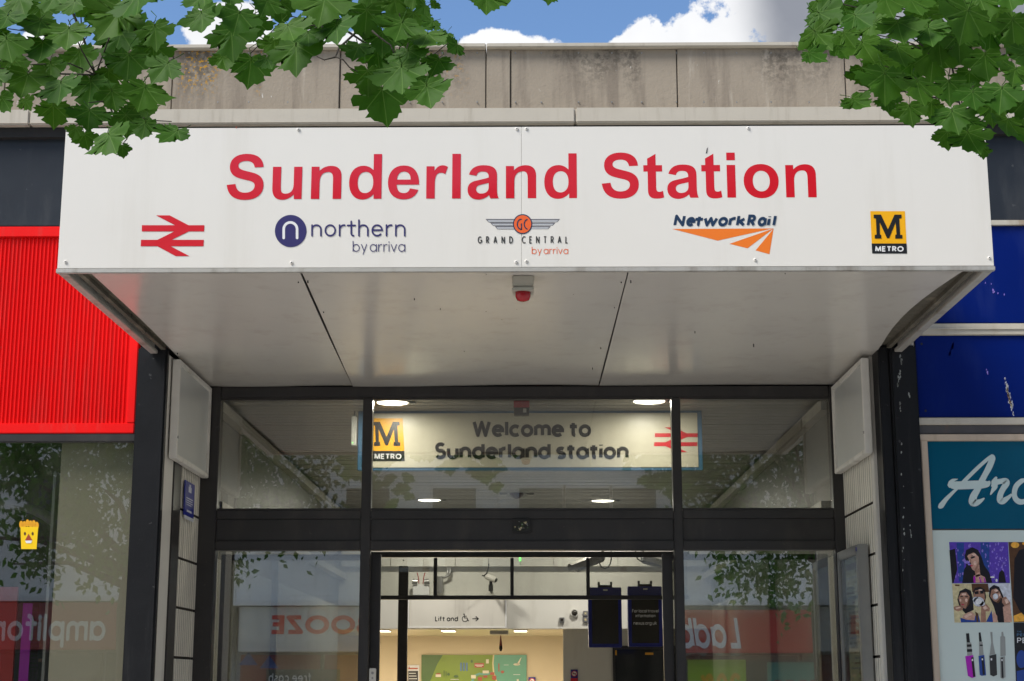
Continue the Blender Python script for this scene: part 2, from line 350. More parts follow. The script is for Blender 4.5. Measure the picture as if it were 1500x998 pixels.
# ------------------------------------------------------------------ stroke lettering (2-D)
def arc(cx, cy, rx, ry, a0, a1, n=14):
    return [(cx + rx * math.cos(R(a0 + (a1 - a0) * i / n)), cy + ry * math.sin(R(a0 + (a1 - a0) * i / n))) for i in range(n + 1)]
O = lambda: arc(.3, .34, .3, .34, 0, 360, 24)
G = {
 'a': (.6, [O(), [(.6, .68), (.6, 0)]]), 'b': (.6, [O(), [(0, 1), (0, 0)]]), 'c': (.5, [arc(.3, .34, .3, .34, 48, 312, 18)]),
 'd': (.6, [O(), [(.6, 1), (.6, 0)]]), 'e': (.6, [[(0, .36), (.6, .36)] + arc(.3, .34, .3, .34, 4, 315, 22)]),
 'f': (.34, [[(.12, 0), (.12, .8)] + arc(.3, .8, .18, .2, 180, 100, 6), [(-.06, .66), (.34, .66)]]),
 'g': (.6, [O(), [(.6, .68), (.6, 0)] + arc(.3, 0, .3, .26, 0, -150, 10)]),
 'h': (.54, [[(0, 1), (0, 0)], arc(.27, .41, .27, .27, 180, 0, 12) + [(.54, 0)]]),
 'i': (.0, [[(0, .68), (0, 0)], [(0, .88), (0, .96)]]), 'k': (.48, [[(0, 1), (0, 0)], [(.45, .68), (.02, .32)], [(.14, .40), (.48, 0)]]),
 'l': (.0, [[(0, 1), (0, 0)]]), 'm': (.88, [[(0, .68), (0, 0)], arc(.22, .46, .22, .22, 180, 0, 10) + [(.44, 0)], arc(.66, .46, .22, .22, 180, 0, 10) + [(.88, 0)]]),
 'n': (.54, [[(0, .68), (0, 0)], arc(.27, .41, .27, .27, 180, 0, 12) + [(.54, 0)]]), 'o': (.6, [O()]),
 'N1': (.54, [[(0, 0)] + arc(.27, .41, .27, .27, 180, 0, 14) + [(.54, 0)]]),
 'p': (.6, [O(), [(0, .68), (0, -.3)]]), 'r': (.3, [[(0, .68), (0, 0)], arc(.27, .38, .27, .30, 180, 80, 8)]),
 's': (.42, [arc(.21, .52, .20, .16, 40, 250, 12) + arc(.21, .17, .21, .17, 80, -145, 12)]),
 't': (.34, [[(.14, .92), (.14, .16)] + arc(.28, .16, .14, .16, 180, 270, 6), [(-.08, .66), (.38, .66)]]),
 't2': (.34, [[(.14, .92), (.14, .16)] + arc(.28, .16, .14, .16, 180, 270, 6), [(-.24, .64), (.52, .64)]]), 'u': (.54, [[(0, .68)] + arc(.27, .27, .27, .27, 180, 360, 12) + [(.54, .68)], [(.54, .3), (.54, 0)]]),
 'v': (.52, [[(0, .68), (.26, 0), (.52, .68)]]), 'w': (.84, [[(0, .68), (.21, 0), (.42, .68), (.63, 0), (.84, .68)]]),
 'x': (.46, [[(0, .68), (.46, 0)], [(.46, .68), (0, 0)]]), 'y': (.5, [[(0, .68), (.26, .02)], [(.5, .68), (.16, -.28)]]), 'z': (.44, [[(0, .66), (.44, .66), (0, .02), (.44, .02)]]),
 'A': (.66, [[(0, 0), (.33, 1), (.66, 0)], [(.12, .32), (.54, .32)]]), 'B': (.5, [[(0, .5), (.28, .5)] + arc(.28, .25, .24, .25, 90, -90, 10) + [(0, 0), (0, 1), (.26, 1)] + arc(.26, .75, .2, .25, 90, -90, 10)]),
 'C': (.62, [arc(.45, .5, .45, .5, 52, 308, 18)]), 'D': (.66, [[(0, 0), (0, 1), (.2, 1)] + arc(.2, .5, .46, .5, 90, -90, 14) + [(0, 0)]]),
 'E': (.44, [[(.44, 1), (0, 1), (0, 0), (.44, 0)], [(0, .52), (.4, .52)]]), 'F': (.42, [[(.42, 1), (0, 1), (0, 0)], [(0, .52), (.38, .52)]]),
 'G': (.74, [arc(.42, .5, .42, .5, 50, 335, 18) + [(.82, .45), (.5, .45)]]), 'H': (.6, [[(0, 0), (0, 1)], [(.6, 0), (.6, 1)], [(0, .52), (.6, .52)]]),
 'I': (0, [[(0, 0), (0, 1)]]), 'L': (.42, [[(0, 1), (0, 0), (.42, 0)]]), 'M': (.8, [[(0, 0), (.06, 1), (.4, .1), (.74, 1), (.8, 0)]]),
 'N': (.62, [[(0, 0), (0, 1), (.62, 0), (.62, 1)]]), 'O': (.84, [arc(.42, .5, .42, .5, 0, 360, 28)]), 'P': (.48, [[(0, 0), (0, 1), (.24, 1)] + arc(.24, .73, .24, .27, 90, -90, 10) + [(0, .46)]]),
 'R': (.52, [[(0, 0), (0, 1), (.26, 1)] + arc(.26, .74, .22, .26, 90, -90, 10) + [(0, .48)], [(.22, .48), (.52, 0)]]),
 'S': (.5, [arc(.26, .74, .24, .26, 35, 255, 14) + arc(.24, .26, .26, .26, 80, -150, 14)]), 'T': (.56, [[(0, 1), (.56, 1)], [(.28, 1), (.28, 0)]]),
 'U': (.6, [[(0, 1), (0, .3)] + arc(.3, .3, .3, .3, 180, 360, 12) + [(.6, 1)]]), 'W': (1.0, [[(0, 1), (.25, 0), (.5, .95), (.75, 0), (1.0, 1)]]),
 'Z': (.54, [[(0, 1), (.54, 1), (0, 0), (.54, 0)]]), '.': (0, [[(0, 0), (0, .06)]]), '0': (.5, [arc(.25, .5, .25, .5, 0, 360, 24)]),
 '%': (.7, [arc(.15, .78, .15, .2, 0, 360, 14), arc(.55, .22, .15, .2, 0, 360, 14), [(.1, 0), (.6, 1)]]),
 '2': (.46, [arc(.23, .74, .23, .26, 160, -30, 10) + [(0, 0), (.46, 0)]]),
}
def strip(pts, w, rc=False):
    """thick polyline -> list of quads / polygons in 2-D"""
    P = [Vector(p) for p in pts]
    for i in range(1, len(P) - 1):                       # sharp corner: two strokes and a round joint
        a, b = P[i] - P[i - 1], P[i + 1] - P[i]
        if a.length > 1e-5 and b.length > 1e-5 and a.normalized().dot(b.normalized()) < .45:
            out = strip(pts[:i + 1], w, rc) + strip(pts[i:], w, rc)
            k = w * .5 if a.normalized().dot(b.normalized()) < -.3 else w * .5
            if abs(a.normalized().dot(b.normalized())) < .3:      # square outer corner
                q = P[i]; out.append([q + Vector((x, y)) * w * .5 for x, y in ((-1, -1), (1, -1), (1, 1), (-1, 1))])
            else: out.append([P[i] + Vector((math.cos(R(30 * j)), math.sin(R(30 * j)))) * k for j in range(12)])
            return out
    Q = [P[0]]
    for p in P[1:]:
        if (p - Q[-1]).length > 1e-5: Q.append(p)
    P = Q; n = len(P); closed = (P[0] - P[-1]).length < 1e-4 and n > 3
    if closed: P[-1] = P[0]
    Lf, Rt = [], []
    for i in range(n):
        d0 = (P[i] - P[i - 1]) if i > 0 else ((P[0] - P[-2]) if closed else P[1] - P[0])
        d1 = (P[i + 1] - P[i]) if i < n - 1 else ((P[1] - P[0]) if closed else P[-1] - P[-2])
        d0.normalize(); d1.normalize()
        n0 = Vector((-d0.y, d0.x)); n1 = Vector((-d1.y, d1.x)); b = n0 + n1
        if b.length < .2: b = n0.copy()
        b.normalize(); k = 1 / max(.66, b.dot(n0))
        Lf.append(P[i] + b * (w / 2 * k)); Rt.append(P[i] - b * (w / 2 * k))
    out = [[Lf[i], Lf[i + 1], Rt[i + 1], Rt[i]] for i in range(n - 1)]
    if rc and not closed:
        for p, q in ((P[0], P[1]), (P[-1], P[-2])):
            a = math.atan2(p.y - q.y, p.x - q.x)
            out.append([p + Vector((math.cos(a + R(-90 + 180 * j / 8)), math.sin(a + R(-90 + 180 * j / 8)))) * w / 2 for j in range(9)])
    return out
def text2d(s, wt=.12, gap=.16, space=.36, xs=1.0, rc=False, shear=0):
    """list of (stroke index, polygon); returns polys, total width; cap height = 1"""
    x = wt / 2; res = []; si = 0
    for ch in s:
        if ch == ' ': x += space; continue
        ww, strokes = G.get(ch, G['n'])
        for st in strokes:
            pts = [(x + u * xs, wt / 2 + v * (1 - wt)) for u, v in st]
            for q in strip(pts, wt, rc): res.append((si, [(a.x + shear * a.y, a.y) for a in q])); si += 1
        x += ww * xs + wt + gap
    return res, x - gap - wt / 2
def text_obj(s, fn, name, m, parent, x0, x1, y0, y1, wt=.12, off=(0, -.0004, 0), **k):
    """lay string between u=x0..x1, baseline v=y0, cap top v=y1; fn(u,v)->world point"""
    polys, W = text2d(s, wt, **k); mb = MB(); off = Vector(off)
    for si, q in polys:
        vs = [fn(x0 + u / W * (x1 - x0), y0 + v * (y1 - y0)) + off * (1 + .03 * (si % 29)) for u, v in q]
        mb.poly(vs)
    return mb.build(name, m, parent)
def outline(path):
    """M/L/C mini path (list of tuples) -> point list; C entries have 6 numbers"""
    pts = []
    for seg in path:
        if len(seg) == 2: pts.append(Vector(seg))
        else:
            p0 = pts[-1]; a, b, c = Vector(seg[0:2]), Vector(seg[2:4]), Vector(seg[4:6])
            for i in range(1, 9):
                t = i / 8; pts.append(p0 * (1 - t) ** 3 + a * 3 * t * (1 - t) ** 2 + b * 3 * t * t * (1 - t) + c * t ** 3)
    if (pts[0] - pts[-1]).length < 1e-3: pts.pop()
    return pts
def fill(mb, loops, fn, off):
    L = [[Vector((p.x, p.y, 0)) for p in l] for l in loops]
    flatp = [p for l in L for p in l]
    mb.add([fn(p.x, p.y) + Vector(off) for p in flatp], tessellate_polygon(L))
def pxfn(Y): return lambda u, v: at(u, v, Y)
def prnt(parent, Y, layers, name='print', step=.0005, z0=1):
    """flat print: layers = [(material, [polygon,...])] in photo pixel coordinates laid on plane Y, one mesh, each colour proud of the last"""
    mb = MB(); ms = []
    for k, (m, polys) in enumerate(layers):
        if name == 'photo_print':
            if m + '_photo' not in M:
                c_ = tuple(INK[m]); M[m + '_photo'] = mat(m + '_photo', c_, .3, .55, 70, spec=.4)
            m = m + '_photo'
        if m not in ms: ms.append(m)
        for p in polys: mb.poly([at(u, v, Y - step * (z0 + k)) for u, v in p], ms.index(m))
    return mb.build(name, [M[q] for q in ms], parent)
def circ(cx, cy, r, ry=None, n=28): return [(cx + r * math.cos(2 * math.pi * i / n), cy + (ry or r) * math.sin(2 * math.pi * i / n)) for i in range(n)]
def rect(x0, y0, x1, y1): return [(x0, y0), (x1, y0), (x1, y1), (x0, y1)]
def conv(pts, sc, ox, oy): return [(ox + x / sc, oy + y / sc) for x, y in pts]

# planes
YF, YB, YD = 0.0, 1.524, 2.434          # fascia, building front, door screen
ZS = PZ(393, YF)                        # soffit height
XL = PX(287, 900, YD); XR = PX(1242, 900, YD)
GY = 0.0

# ================================================================== setting: ground
structure(MB().box(-60, 60, -9.2, YD + 20, -.12, 0).build('pavement', M['paving']))
structure(MB().box(-60, 60, -16.2, -9.2, -.30, -.12).build('road', M['asphalt']))
structure(MB().box(-60, 60, -60, -16.2, -.12, 0).build('pavement', M['paving']))
structure(MB().box(-250, 250, -250, 250, -.9, -.31).build('ground', M['paving']))
mb = MB()
for k in range(-20, 20): mb.box(k * 3 + .1, k * 3 + 1.9, -12.75, -12.65, -.12, -.116)
structure(mb.build('road_marking', M['ink_white']))

# ================================================================== station building
sb = thing('station_building', 'single storey station building with weathered concrete parapet above the white sign canopy', 'building', (0, YB, 0))
zc0, zc1 = PZ(73, YB), PZ(67, YB)
zl0, zl1 = PZ(182, YB - .05, 700), PZ(160, YB - .05, 700)
joints = [-1240, -992, -746, -500, -246, 8, 253, 498, 712, 748, 992, 1238, 1484, 1730, 1976, 2222, 2468, 2720]
for a, b in zip(joints[:-1], joints[1:]):
    x0, x1 = PX(a, 115, YB) + .002, PX(b, 115, YB) - .002
    yo = rnd.uniform(-.006, .006)
    MB().box(x0, x1, YB + yo, YB + .12, zl1 - .02, zc0).build('parapet_panel', M['concrete'], sb, bevel=.003)
MB().box(-6.2, 6.2, YB + .05, YB + .25, zl1 - .3, zc0 - .004).build('parapet_backing', M['mortar'], sb)
for a, b in ((-1240, 712), (712, 2740)):
    MB().box(PX(a, 70, YB) + .003, PX(b, 70, YB), YB - .035, YB + .30, zc0, zc1).build('coping', M['ledge'], sb, bevel=.004)
for a, b in ((-1240, 50), (50, 842), (842, 2740)):
    MB().box(PX(a, 170, YB) + .002, PX(b, 170, YB) - .001, YB - .07, YB + .04, zl0, zl1).build('ledge', M['ledge'], sb, bevel=.006)
MB().box(-6.2, 6.2, YB - .03, YB + .04, zl0 - .05, zl0 - .002).build('shadow_gap_strip', M['void'], sb)  # near-black strip stands in for the shadow cast under the ledge
# fixings on parapet panels
mb0 = MB(); mb0.tube([(0, 0, 0), (0, -.004, 0)], .0035, 8)
scr = None
for i in range(26):
    px = 270 + i * 48 + rnd.uniform(-8, 8)
    for py in (78, 150):
        p = at(px, py, YB - .002)
        if scr is None:
            scr = mb0.build('fixing', M['steel'], sb); o = scr
        else: o = link('fixing', scr.data, sb)
        o.location = p
# flanking charcoal boards above the shops
for a, b in ((-1220, 95), (1440, 2700)):
    x0, x1 = PX(a, 300, YB), PX(b, 300, YB)
    if a < 0: x1 = -1.5
    else: x0 = 1.5
    MB().box(x0, x1, YB + .005, YB + .05, PZ(329, YB), zl0 - .045).build('charcoal_board', M['darkpanel'], sb, bevel=.003)
# pillars
for a0, a1, side in ((178, 223, -1), (1328, 1368, 1)):
    x0, x1 = PX(a0, 998, YB - .03), PX(a1, 998, YB - .03)
    MB().box(x0, x1, YB - .03, YB + (.02 if side < 0 else .12), 0, ZS + .02).build('pillar', M['blackpillar'], sb, bevel=.008)
    xq = (XL if side < 0 else XR) + side * .010
    xe_ = x1 if side < 0 else x0
    if (xq - xe_) * side < -.004: MB().box(xe_ - side * .001, xq, YB - .008, YB + (.02 if side < 0 else .12), 0, ZS + .02).build('pillar_reveal', M['blackpillar'] if side > 0 else M['black'], sb, bevel=.004)
# inner return walls: pale strip, black strip, tiles
for s, XW in ((-1, XL), (1, XR)):
    xo = XW + s * .06
    yt = YB + (.40 if s < 0 else .19)
    MB().box(XW - s * .004, xo, YB + (.022 if s < 0 else .123), YB + (.235 if s < 0 else .186), 0, ZS).build('return_strip', M['offwhite'], sb, bevel=.003)
    if s < 0: MB().box(XW - s * .010, xo, YB + .237, YB + .40, 0, ZS).build('black_strip', M['black'], sb, bevel=.003)
    MB().box(XW + s * .012, xo + s * .05, yt + .002, YD - .03, 0, ZS).build('tile_backing', M['mortar'], sb)
    zj = PZ(817, YB + .4, 255); k0 = 0
    z = zj
    rows = []
    zz = zj + .235 * 4
    while zz > -.1: rows.append(zz); zz -= .235
    for a in rows:
        z0, z1 = a - .235 + .008, a - .003
        z0 = max(z0, 0); z1 = min(z1, ZS - .005)
        if z1 - z0 < .03: continue
        mb = MB(); mb.box(XW, XW + s * .012, yt + .005, YD - .035, z0, z1, 1)
        n = 11 if s < 0 else 15; yy0, yy1 = yt + .005, YD - .035; wdt = (yy1 - yy0) / n
        for j in range(n):
            h = rnd.uniform(.0018, .0024)
            mb.box(XW - s * h, XW, yy0 + j * wdt + wdt * .17, yy0 + (j + 1) * wdt - wdt * .17, z0 + .001, z1 - .001)
        mb.build('wall_tile', [M['tile'], M['groove']], sb)
# flat roof, so no light leaks into the hall
MB().box(-6.2, 6.2, YB + .26, 20, ZS + .35, ZS + .5).build('flat_roof', M['concrete'], sb)
MB().box(-6.2, 6.2, YB + .13, YB + .25, ZS + .05, zl1 - .05).build('upstand', M['void'], sb)

# ================================================================== canopy
cn = thing('sign_canopy', 'white box canopy sign projecting over the entrance, reading Sunderland Station in red', 'canopy', (0, YF, ZS))
fx0, fx1 = PX(84, 391, YF), PX(1456, 389, YF)
zf1 = PZ(186, YF, 764)
xs_ = PX(764, 300, YF)
MB().box(fx0, xs_ - .0003, YF, YF + .004, ZS + .004, zf1).build('fascia_panel', M['fascia'], cn, bevel=.001)
MB().box(xs_ + .0003, fx1, YF - .0006, YF + .004, ZS + .004, zf1).build('fascia_panel', M['fascia'], cn, bevel=.001)
MB().box(fx0, fx0 + .02, YF + .005, YB - .04, ZS + .004, zf1).build('side_panel', M['fascia'], cn)
MB().box(fx1 - .02, fx1, YF + .005, YB - .04, ZS + .004, zf1).build('side_panel', M['fascia'], cn)
MB().box(fx0 + .001, fx1 - .001, YF + .005, YB - .04, zf1 - .02, zf1 - .004).build('top_panel', M['alu'], cn)
MB().box(fx0 - .004, fx1 + .004, YF - .002, YF + .016, ZS - .014, ZS + .003).build('bottom_trim', M['alu'], cn, bevel=.002)
for s, x in ((1, fx0), (-1, fx1)):
    mb = MB(); mb.box(x, x + s * .035, YF + .02, YB - .035, ZS - .014, ZS + .003)
    mb.build('side_trim', M['alu'], cn, bevel=.002)
    mb = MB(); mb.box(x + s * .036, x + s * .13, YF + .02, YB - .035, ZS + .022, ZS + .03)
    mb.box(x + s * .05, x + s * .07, YF + .02, YB - .035, ZS + .004, ZS + .022)
    mb.build('grimy_channel', M['grime'], cn)
# soffit sheets (three, slightly warped), seams follow the photograph
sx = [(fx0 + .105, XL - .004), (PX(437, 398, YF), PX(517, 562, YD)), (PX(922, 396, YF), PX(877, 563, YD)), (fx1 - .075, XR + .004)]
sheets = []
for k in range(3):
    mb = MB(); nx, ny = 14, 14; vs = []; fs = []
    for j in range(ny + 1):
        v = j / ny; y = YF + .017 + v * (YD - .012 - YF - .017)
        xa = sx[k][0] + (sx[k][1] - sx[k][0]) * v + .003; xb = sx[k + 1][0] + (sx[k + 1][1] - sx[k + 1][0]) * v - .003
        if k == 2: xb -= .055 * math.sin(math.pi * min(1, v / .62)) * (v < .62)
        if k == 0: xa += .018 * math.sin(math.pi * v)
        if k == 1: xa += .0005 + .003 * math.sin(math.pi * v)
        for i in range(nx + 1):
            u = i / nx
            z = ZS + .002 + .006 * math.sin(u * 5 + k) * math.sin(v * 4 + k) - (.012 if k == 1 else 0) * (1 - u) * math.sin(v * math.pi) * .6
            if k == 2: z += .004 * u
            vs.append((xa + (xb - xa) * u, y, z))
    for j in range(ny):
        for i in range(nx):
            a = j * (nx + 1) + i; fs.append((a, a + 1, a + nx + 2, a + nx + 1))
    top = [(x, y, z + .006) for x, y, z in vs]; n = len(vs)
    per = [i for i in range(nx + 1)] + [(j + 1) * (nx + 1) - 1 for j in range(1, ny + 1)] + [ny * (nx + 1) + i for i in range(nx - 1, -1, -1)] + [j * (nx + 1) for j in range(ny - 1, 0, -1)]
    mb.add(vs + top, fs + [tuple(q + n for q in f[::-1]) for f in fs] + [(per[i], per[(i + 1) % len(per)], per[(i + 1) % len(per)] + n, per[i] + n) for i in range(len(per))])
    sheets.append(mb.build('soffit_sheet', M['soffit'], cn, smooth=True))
    try:
        sheets[-1].data.set_sharp_from_angle(angle=R(40))
    except Exception: pass
MB().box(fx0 + .03, fx1 - .03, YF + .03, YD + .1, ZS + .034, ZS + .045).build('soffit_backing', M['void'], cn)
# soffit pin holes and scuffs
mb = MB()
for px, py, r in ((437, 413, 1.6), (451, 413, 1.8), (910, 413, 1.6), (924, 413, 1.6), (712, 381 + 20, 1), (607, 438, 1.5), (645, 452, 1.2), (712, 455, 1.2), (757, 452, 1.2), (474, 457, 1.6), (500, 500, 1.3), (880, 510, 1.3), (868, 540, 1.2), (1018, 487, 1.2), (1104, 507, 1.8), (1150, 400, 1), (680, 514, 1), (735, 467, 1), (260, 518, 1.6), (193, 463, 1.6), (213, 487, 1), (840, 430, 1), (900, 450, 1)):
    v = at(px, py, 5) - cam.location; k = (ZS - EYE) / v.z; p = cam.location + v * k
    r_ = r * .0014; mb.tube([(p.x, p.y, ZS + .010), (p.x, p.y, ZS - .005)], r_, 6)
stuff(mb.build('soffit_fixings', M['void'], cn))
# screws
mbs = MB(); mbs.tube([(0, 0, 0), (0, -.003, 0), (0, -.0045, 0)], [.006, .006, .004], 12); mbs.tube([(0, -.0046, 0), (0, -.0052, 0)], .0022, 6, mi=1)
s0 = None
for px, py in ((104, 193), (437, 190), (757, 189), (771, 189), (1096, 188), (1440, 193), (96, 384), (427, 385), (756, 384), (771, 383), (1106, 381), (1449, 378)):
    if s0 is None: s0 = mbs.build('screw', [M['fascia'], M['ink_black']], cn, smooth=False); o = s0
    else: o = link('screw', s0.data, cn)
    o.location = at(px, py, YF - .0005)

# --- title lettering, drawn glyph by glyph (units: 0.1 photo px, y down)
GL = {
 'S': (817, 72, [[(72, 598), (200, 584), (212, 675, 262, 718, 345, 718), (430, 718, 483, 675, 483, 612), (483, 570, 455, 548, 400, 533), (340, 518, 300, 510, 262, 498), (160, 470, 108, 410, 108, 315), (108, 200, 200, 120, 352, 120), (510, 120, 600, 195, 606, 325), (475, 330), (462, 262, 425, 230, 352, 230), (280, 230, 233, 258, 233, 300), (233, 345, 275, 365, 345, 383), (400, 397, 430, 405, 470, 417), (570, 450, 614, 510, 614, 610), (614, 740, 520, 828, 345, 828), (180, 828, 90, 750, 72, 598)]]),
 'u': (817, 738, [[(738, 322), (862, 322), (862, 630), (862, 705, 880, 735, 935, 735), (1010, 735, 1050, 685, 1050, 590), (1050, 322), (1172, 322), (1172, 817), (1058, 817), (1058, 745), (1010, 800, 950, 828, 885, 828), (790, 828, 738, 770, 738, 650)]]),
 'n': (817, 1308, [[(1308, 322), (1425, 322), (1425, 390), (1470, 335, 1530, 310, 1600, 310), (1700, 310, 1752, 370, 1752, 470), (1752, 817), (1628, 817), (1628, 520), (1628, 430, 1605, 405, 1555, 405), (1480, 405, 1432, 455, 1432, 560), (1432, 817), (1308, 817)]]),
 'd': (817, 412, [[(768, 130), (890, 130), (890, 817), (775, 817), (775, 745), (730, 800, 675, 828, 610, 828), (490, 828, 412, 730, 412, 570), (412, 405, 495, 310, 620, 310), (680, 310, 725, 333, 768, 378)],
                  [(538, 565), (538, 670, 580, 730, 648, 730), (720, 730, 767, 670, 767, 568), (767, 460, 725, 405, 655, 405), (585, 405, 538, 460, 538, 565)]]),
 'e': (817, 980, [[(1438, 603), (1108, 603), (1115, 690, 1150, 732, 1215, 732), (1262, 732, 1290, 710, 1303, 660), (1427, 682), (1395, 780, 1325, 828, 1212, 828), (1065, 828, 980, 730, 980, 570), (980, 405, 1070, 308, 1210, 308), (1360, 308, 1440, 410, 1438, 603)],
                  [(1112, 525), (1313, 525), (1313, 445, 1275, 402, 1215, 402), (1155, 402, 1115, 448, 1112, 525)]]),
 'r': (813, 45, [[(45, 318), (162, 318), (162, 388), (200, 325, 235, 303, 285, 303), (312, 303, 336, 312, 360, 328), (322, 440), (298, 424, 278, 418, 258, 418), (195, 418, 170, 470, 170, 600), (170, 813), (45, 813)]]),
 'l': (813, 422, [[(422, 127), (547, 127), (547, 813), (422, 813)]]),
 'a': (811, 648, [[(668, 443), (695, 350, 765, 302, 880, 302), (1020, 302, 1080, 350, 1080, 460), (1080, 640), (1080, 720, 1083, 762, 1105, 811), (982, 811), (975, 795, 970, 780, 965, 760), (915, 805, 865, 828, 805, 828), (710, 828, 648, 768, 648, 680), (648, 600, 690, 558, 770, 540), (850, 522, 910, 508, 958, 492), (960, 425, 935, 400, 865, 400), (815, 400, 790, 420, 777, 465)],
                  [(958, 573), (920, 585, 880, 590, 840, 602), (795, 612, 773, 635, 773, 668), (773, 708, 805, 738, 850, 738), (915, 738, 958, 700, 958, 640)]]),
 't': (800, 730, [[(730, 300), (788, 300), (788, 200), (912, 125), (912, 300), (1005, 300), (1005, 398), (914, 398), (914, 630), (914, 690, 925, 708, 958, 708), (975, 708, 992, 703, 1012, 693), (1027, 793), (995, 806, 960, 812, 920, 812), (830, 812, 792, 775, 792, 680), (792, 398), (730, 398)]]),
 'i': (690, 0, [[(0, 190), (126, 190), (126, 690), (0, 690)]]),
 'dot': (690, 0, [[(0, 0), (126, 0), (126, 118), (0, 118)]]),
 'o': (513, 0, [[(256, 0), (405, 0, 512, 105, 512, 258), (512, 415, 410, 524, 258, 524), (105, 524, 0, 415, 0, 258), (0, 105, 105, 0, 256, 0)],
                [(258, 104), (185, 104, 133, 165, 133, 260), (133, 358, 185, 420, 258, 420), (330, 420, 382, 358, 382, 260), (382, 165, 330, 104, 258, 104)]]),
}
zb = PZ(291.6, YF, 500); unit = (at(700, 290, YF) - at(600, 290, YF)).length / 1000
def glyph(mb, g, px):
    base, ox, loops = GL[g]; x0 = PX(px, 285, YF)
    fill(mb, [outline(l) for l in loops], lambda u, v: Vector((x0 + (u - ox) * unit, YF - .0010, zb - (v - base) * unit)), (0, 0, 0))
for g, px in (('S', 331.6), ('u', 398.6), ('n', 455.4), ('d', 511), ('e', 568), ('r', 624.3), ('l', 662.2), ('a', 684.8), ('n', 741), ('d', 797.3),
              ('S', 881.7), ('t', 943), ('a', 977.6), ('t', 1028.2), ('i', 1065.4), ('o', 1089.9), ('n', 1151.6)):
    mb = MB(); glyph(mb, g, px)
    if g == 'i': glyph(mb, 'dot', px)
    mb.build('title_letter', M['letter_red'], cn)

# --- operator logos
def railarrow(cv):
    pts = [(555, 507), (630, 507), (733, 561), (820, 561), (818, 595), (735, 595), (640, 641), (817, 641), (815, 676), (635, 676), (738, 730), (663, 730), (563, 676), (471, 676), (473, 641), (563, 641), (655, 595), (477, 595), (478, 561), (660, 561)]
    return [cv(x, y) for x, y in pts]
def concave(name, m, parent, ptsY, Y):
    mb = MB(); P = [at(u, v, Y) for u, v in ptsY]
    mb.add(P, tessellate_polygon([[Vector((u, v, 0)) for u, v in ptsY]])); return mb.build(name, m, parent)
YI = YF - .0010
concave('rail_arrow_logo', M['ink_red'], cn, railarrow(lambda x, y: (80 + x / 3.7375, 180 + y / 3.7375)), YI)
c7 = lambda x, y: (395 + x / 7.143, 305 + y / 7.143)
nl = prnt(cn, YI, [('ink_navy', [circ(*c7(220, 240), 23.2, 23.6, 48)])], 'round_n_logo', .0004, 0)
mb = MB()
for q in strip([c7(147, 313)] + [c7(217 - 70 * math.cos(R(a)), 222 - 72 * math.sin(R(a))) for a in range(0, 181, 12)] + [c7(287, 313)], 3.8, True):
    mb.poly([at(p.x, p.y, YI - .0008) for p in q])
mb.build('arch_mark', M['ink_white'], nl)
def word(s, m, x0, x1, yb, yc, par, Y, name='wordmark', **k): return text_obj(s, pxfn(Y), name, M[m], par, x0, x1, yb, yc, **k)
word('northern', 'ink_navy', 455.9, 594, 346.8, 321.5, cn, YI, wt=.10, rc=True, gap=.17)
word('by arriva', 'ink_navy', 516.6, 593.6, 369, 353, cn, YI, wt=.075, rc=True, gap=.13, space=.14)
cg = lambda x, y: (690 + x / 9.375, 305 + y / 9.375)
wl = []
for s in (1, -1):
    for (tx, ty, bx, by) in ((198, 150, 240, 194), (262, 200, 300, 241), (325, 247, 360, 289)):
        q = [(tx, ty), (600, ty), (600, by), (bx, by)]
        if s < 0: q = [(1421 - x, y) for x, y in q]
        wl.append(q)
def inset(q, d): # lighter body of a feather
    (a, b), (c, _), (e, f), (g, h) = q; k = 1 if a < c else -1
    return [(a + k * 26, b + 15), (c, b + 15), (c, f - 3), (g + k * 4, f - 3)]
lg = prnt(cn, YI, [('ink_silverdk', [[cg(*p) for p in q] for q in wl]), ('ink_silver', [[cg(*p) for p in inset(q, 0)] for q in wl]),
                   ('ink_nrblue', [circ(*cg(708, 220), 14.2, 14.6, 40)]), ('ink_gcorange', [circ(*cg(708, 220), 12.6, 13, 40)])], 'winged_roundel_logo', .0003, 0)
mb = MB()
for st in ([cg(695, 155)] + [cg(690 - 55 * math.sin(R(a)), 222 - 70 * math.cos(R(a))) for a in range(10, 171, 16)] + [cg(692, 292), cg(693, 210)],
           [cg(775, 155)] + [cg(785 - 55 * math.sin(R(a)), 222 - 68 * math.cos(R(a))) for a in range(20, 161, 14)] + [cg(775, 290)]):
    for q in strip(st, 1.7): mb.poly([at(p.x, p.y, YI - .0014) for p in q])
mb.build('roundel_initials', M['ink_nrblue'], lg)
word('GRAND', 'ink_grey', 699.8, 751.4, 357, 346.4, cn, YI, wt=.15, gap=.62, xs=.62)
word('CENTRAL', 'ink_grey', 764.3, 832.2, 357, 346.2, cn, YI, wt=.15, gap=.55, xs=.62)
word('by arriva', 'ink_gcorange', 778.9, 832.3, 372.3, 361.7, cn, YI, wt=.09, rc=True, gap=.13, space=.14)
cr = lambda x, y: (975 + x / 8.333, 300 + y / 8.333)
mb = MB(); kk = 0
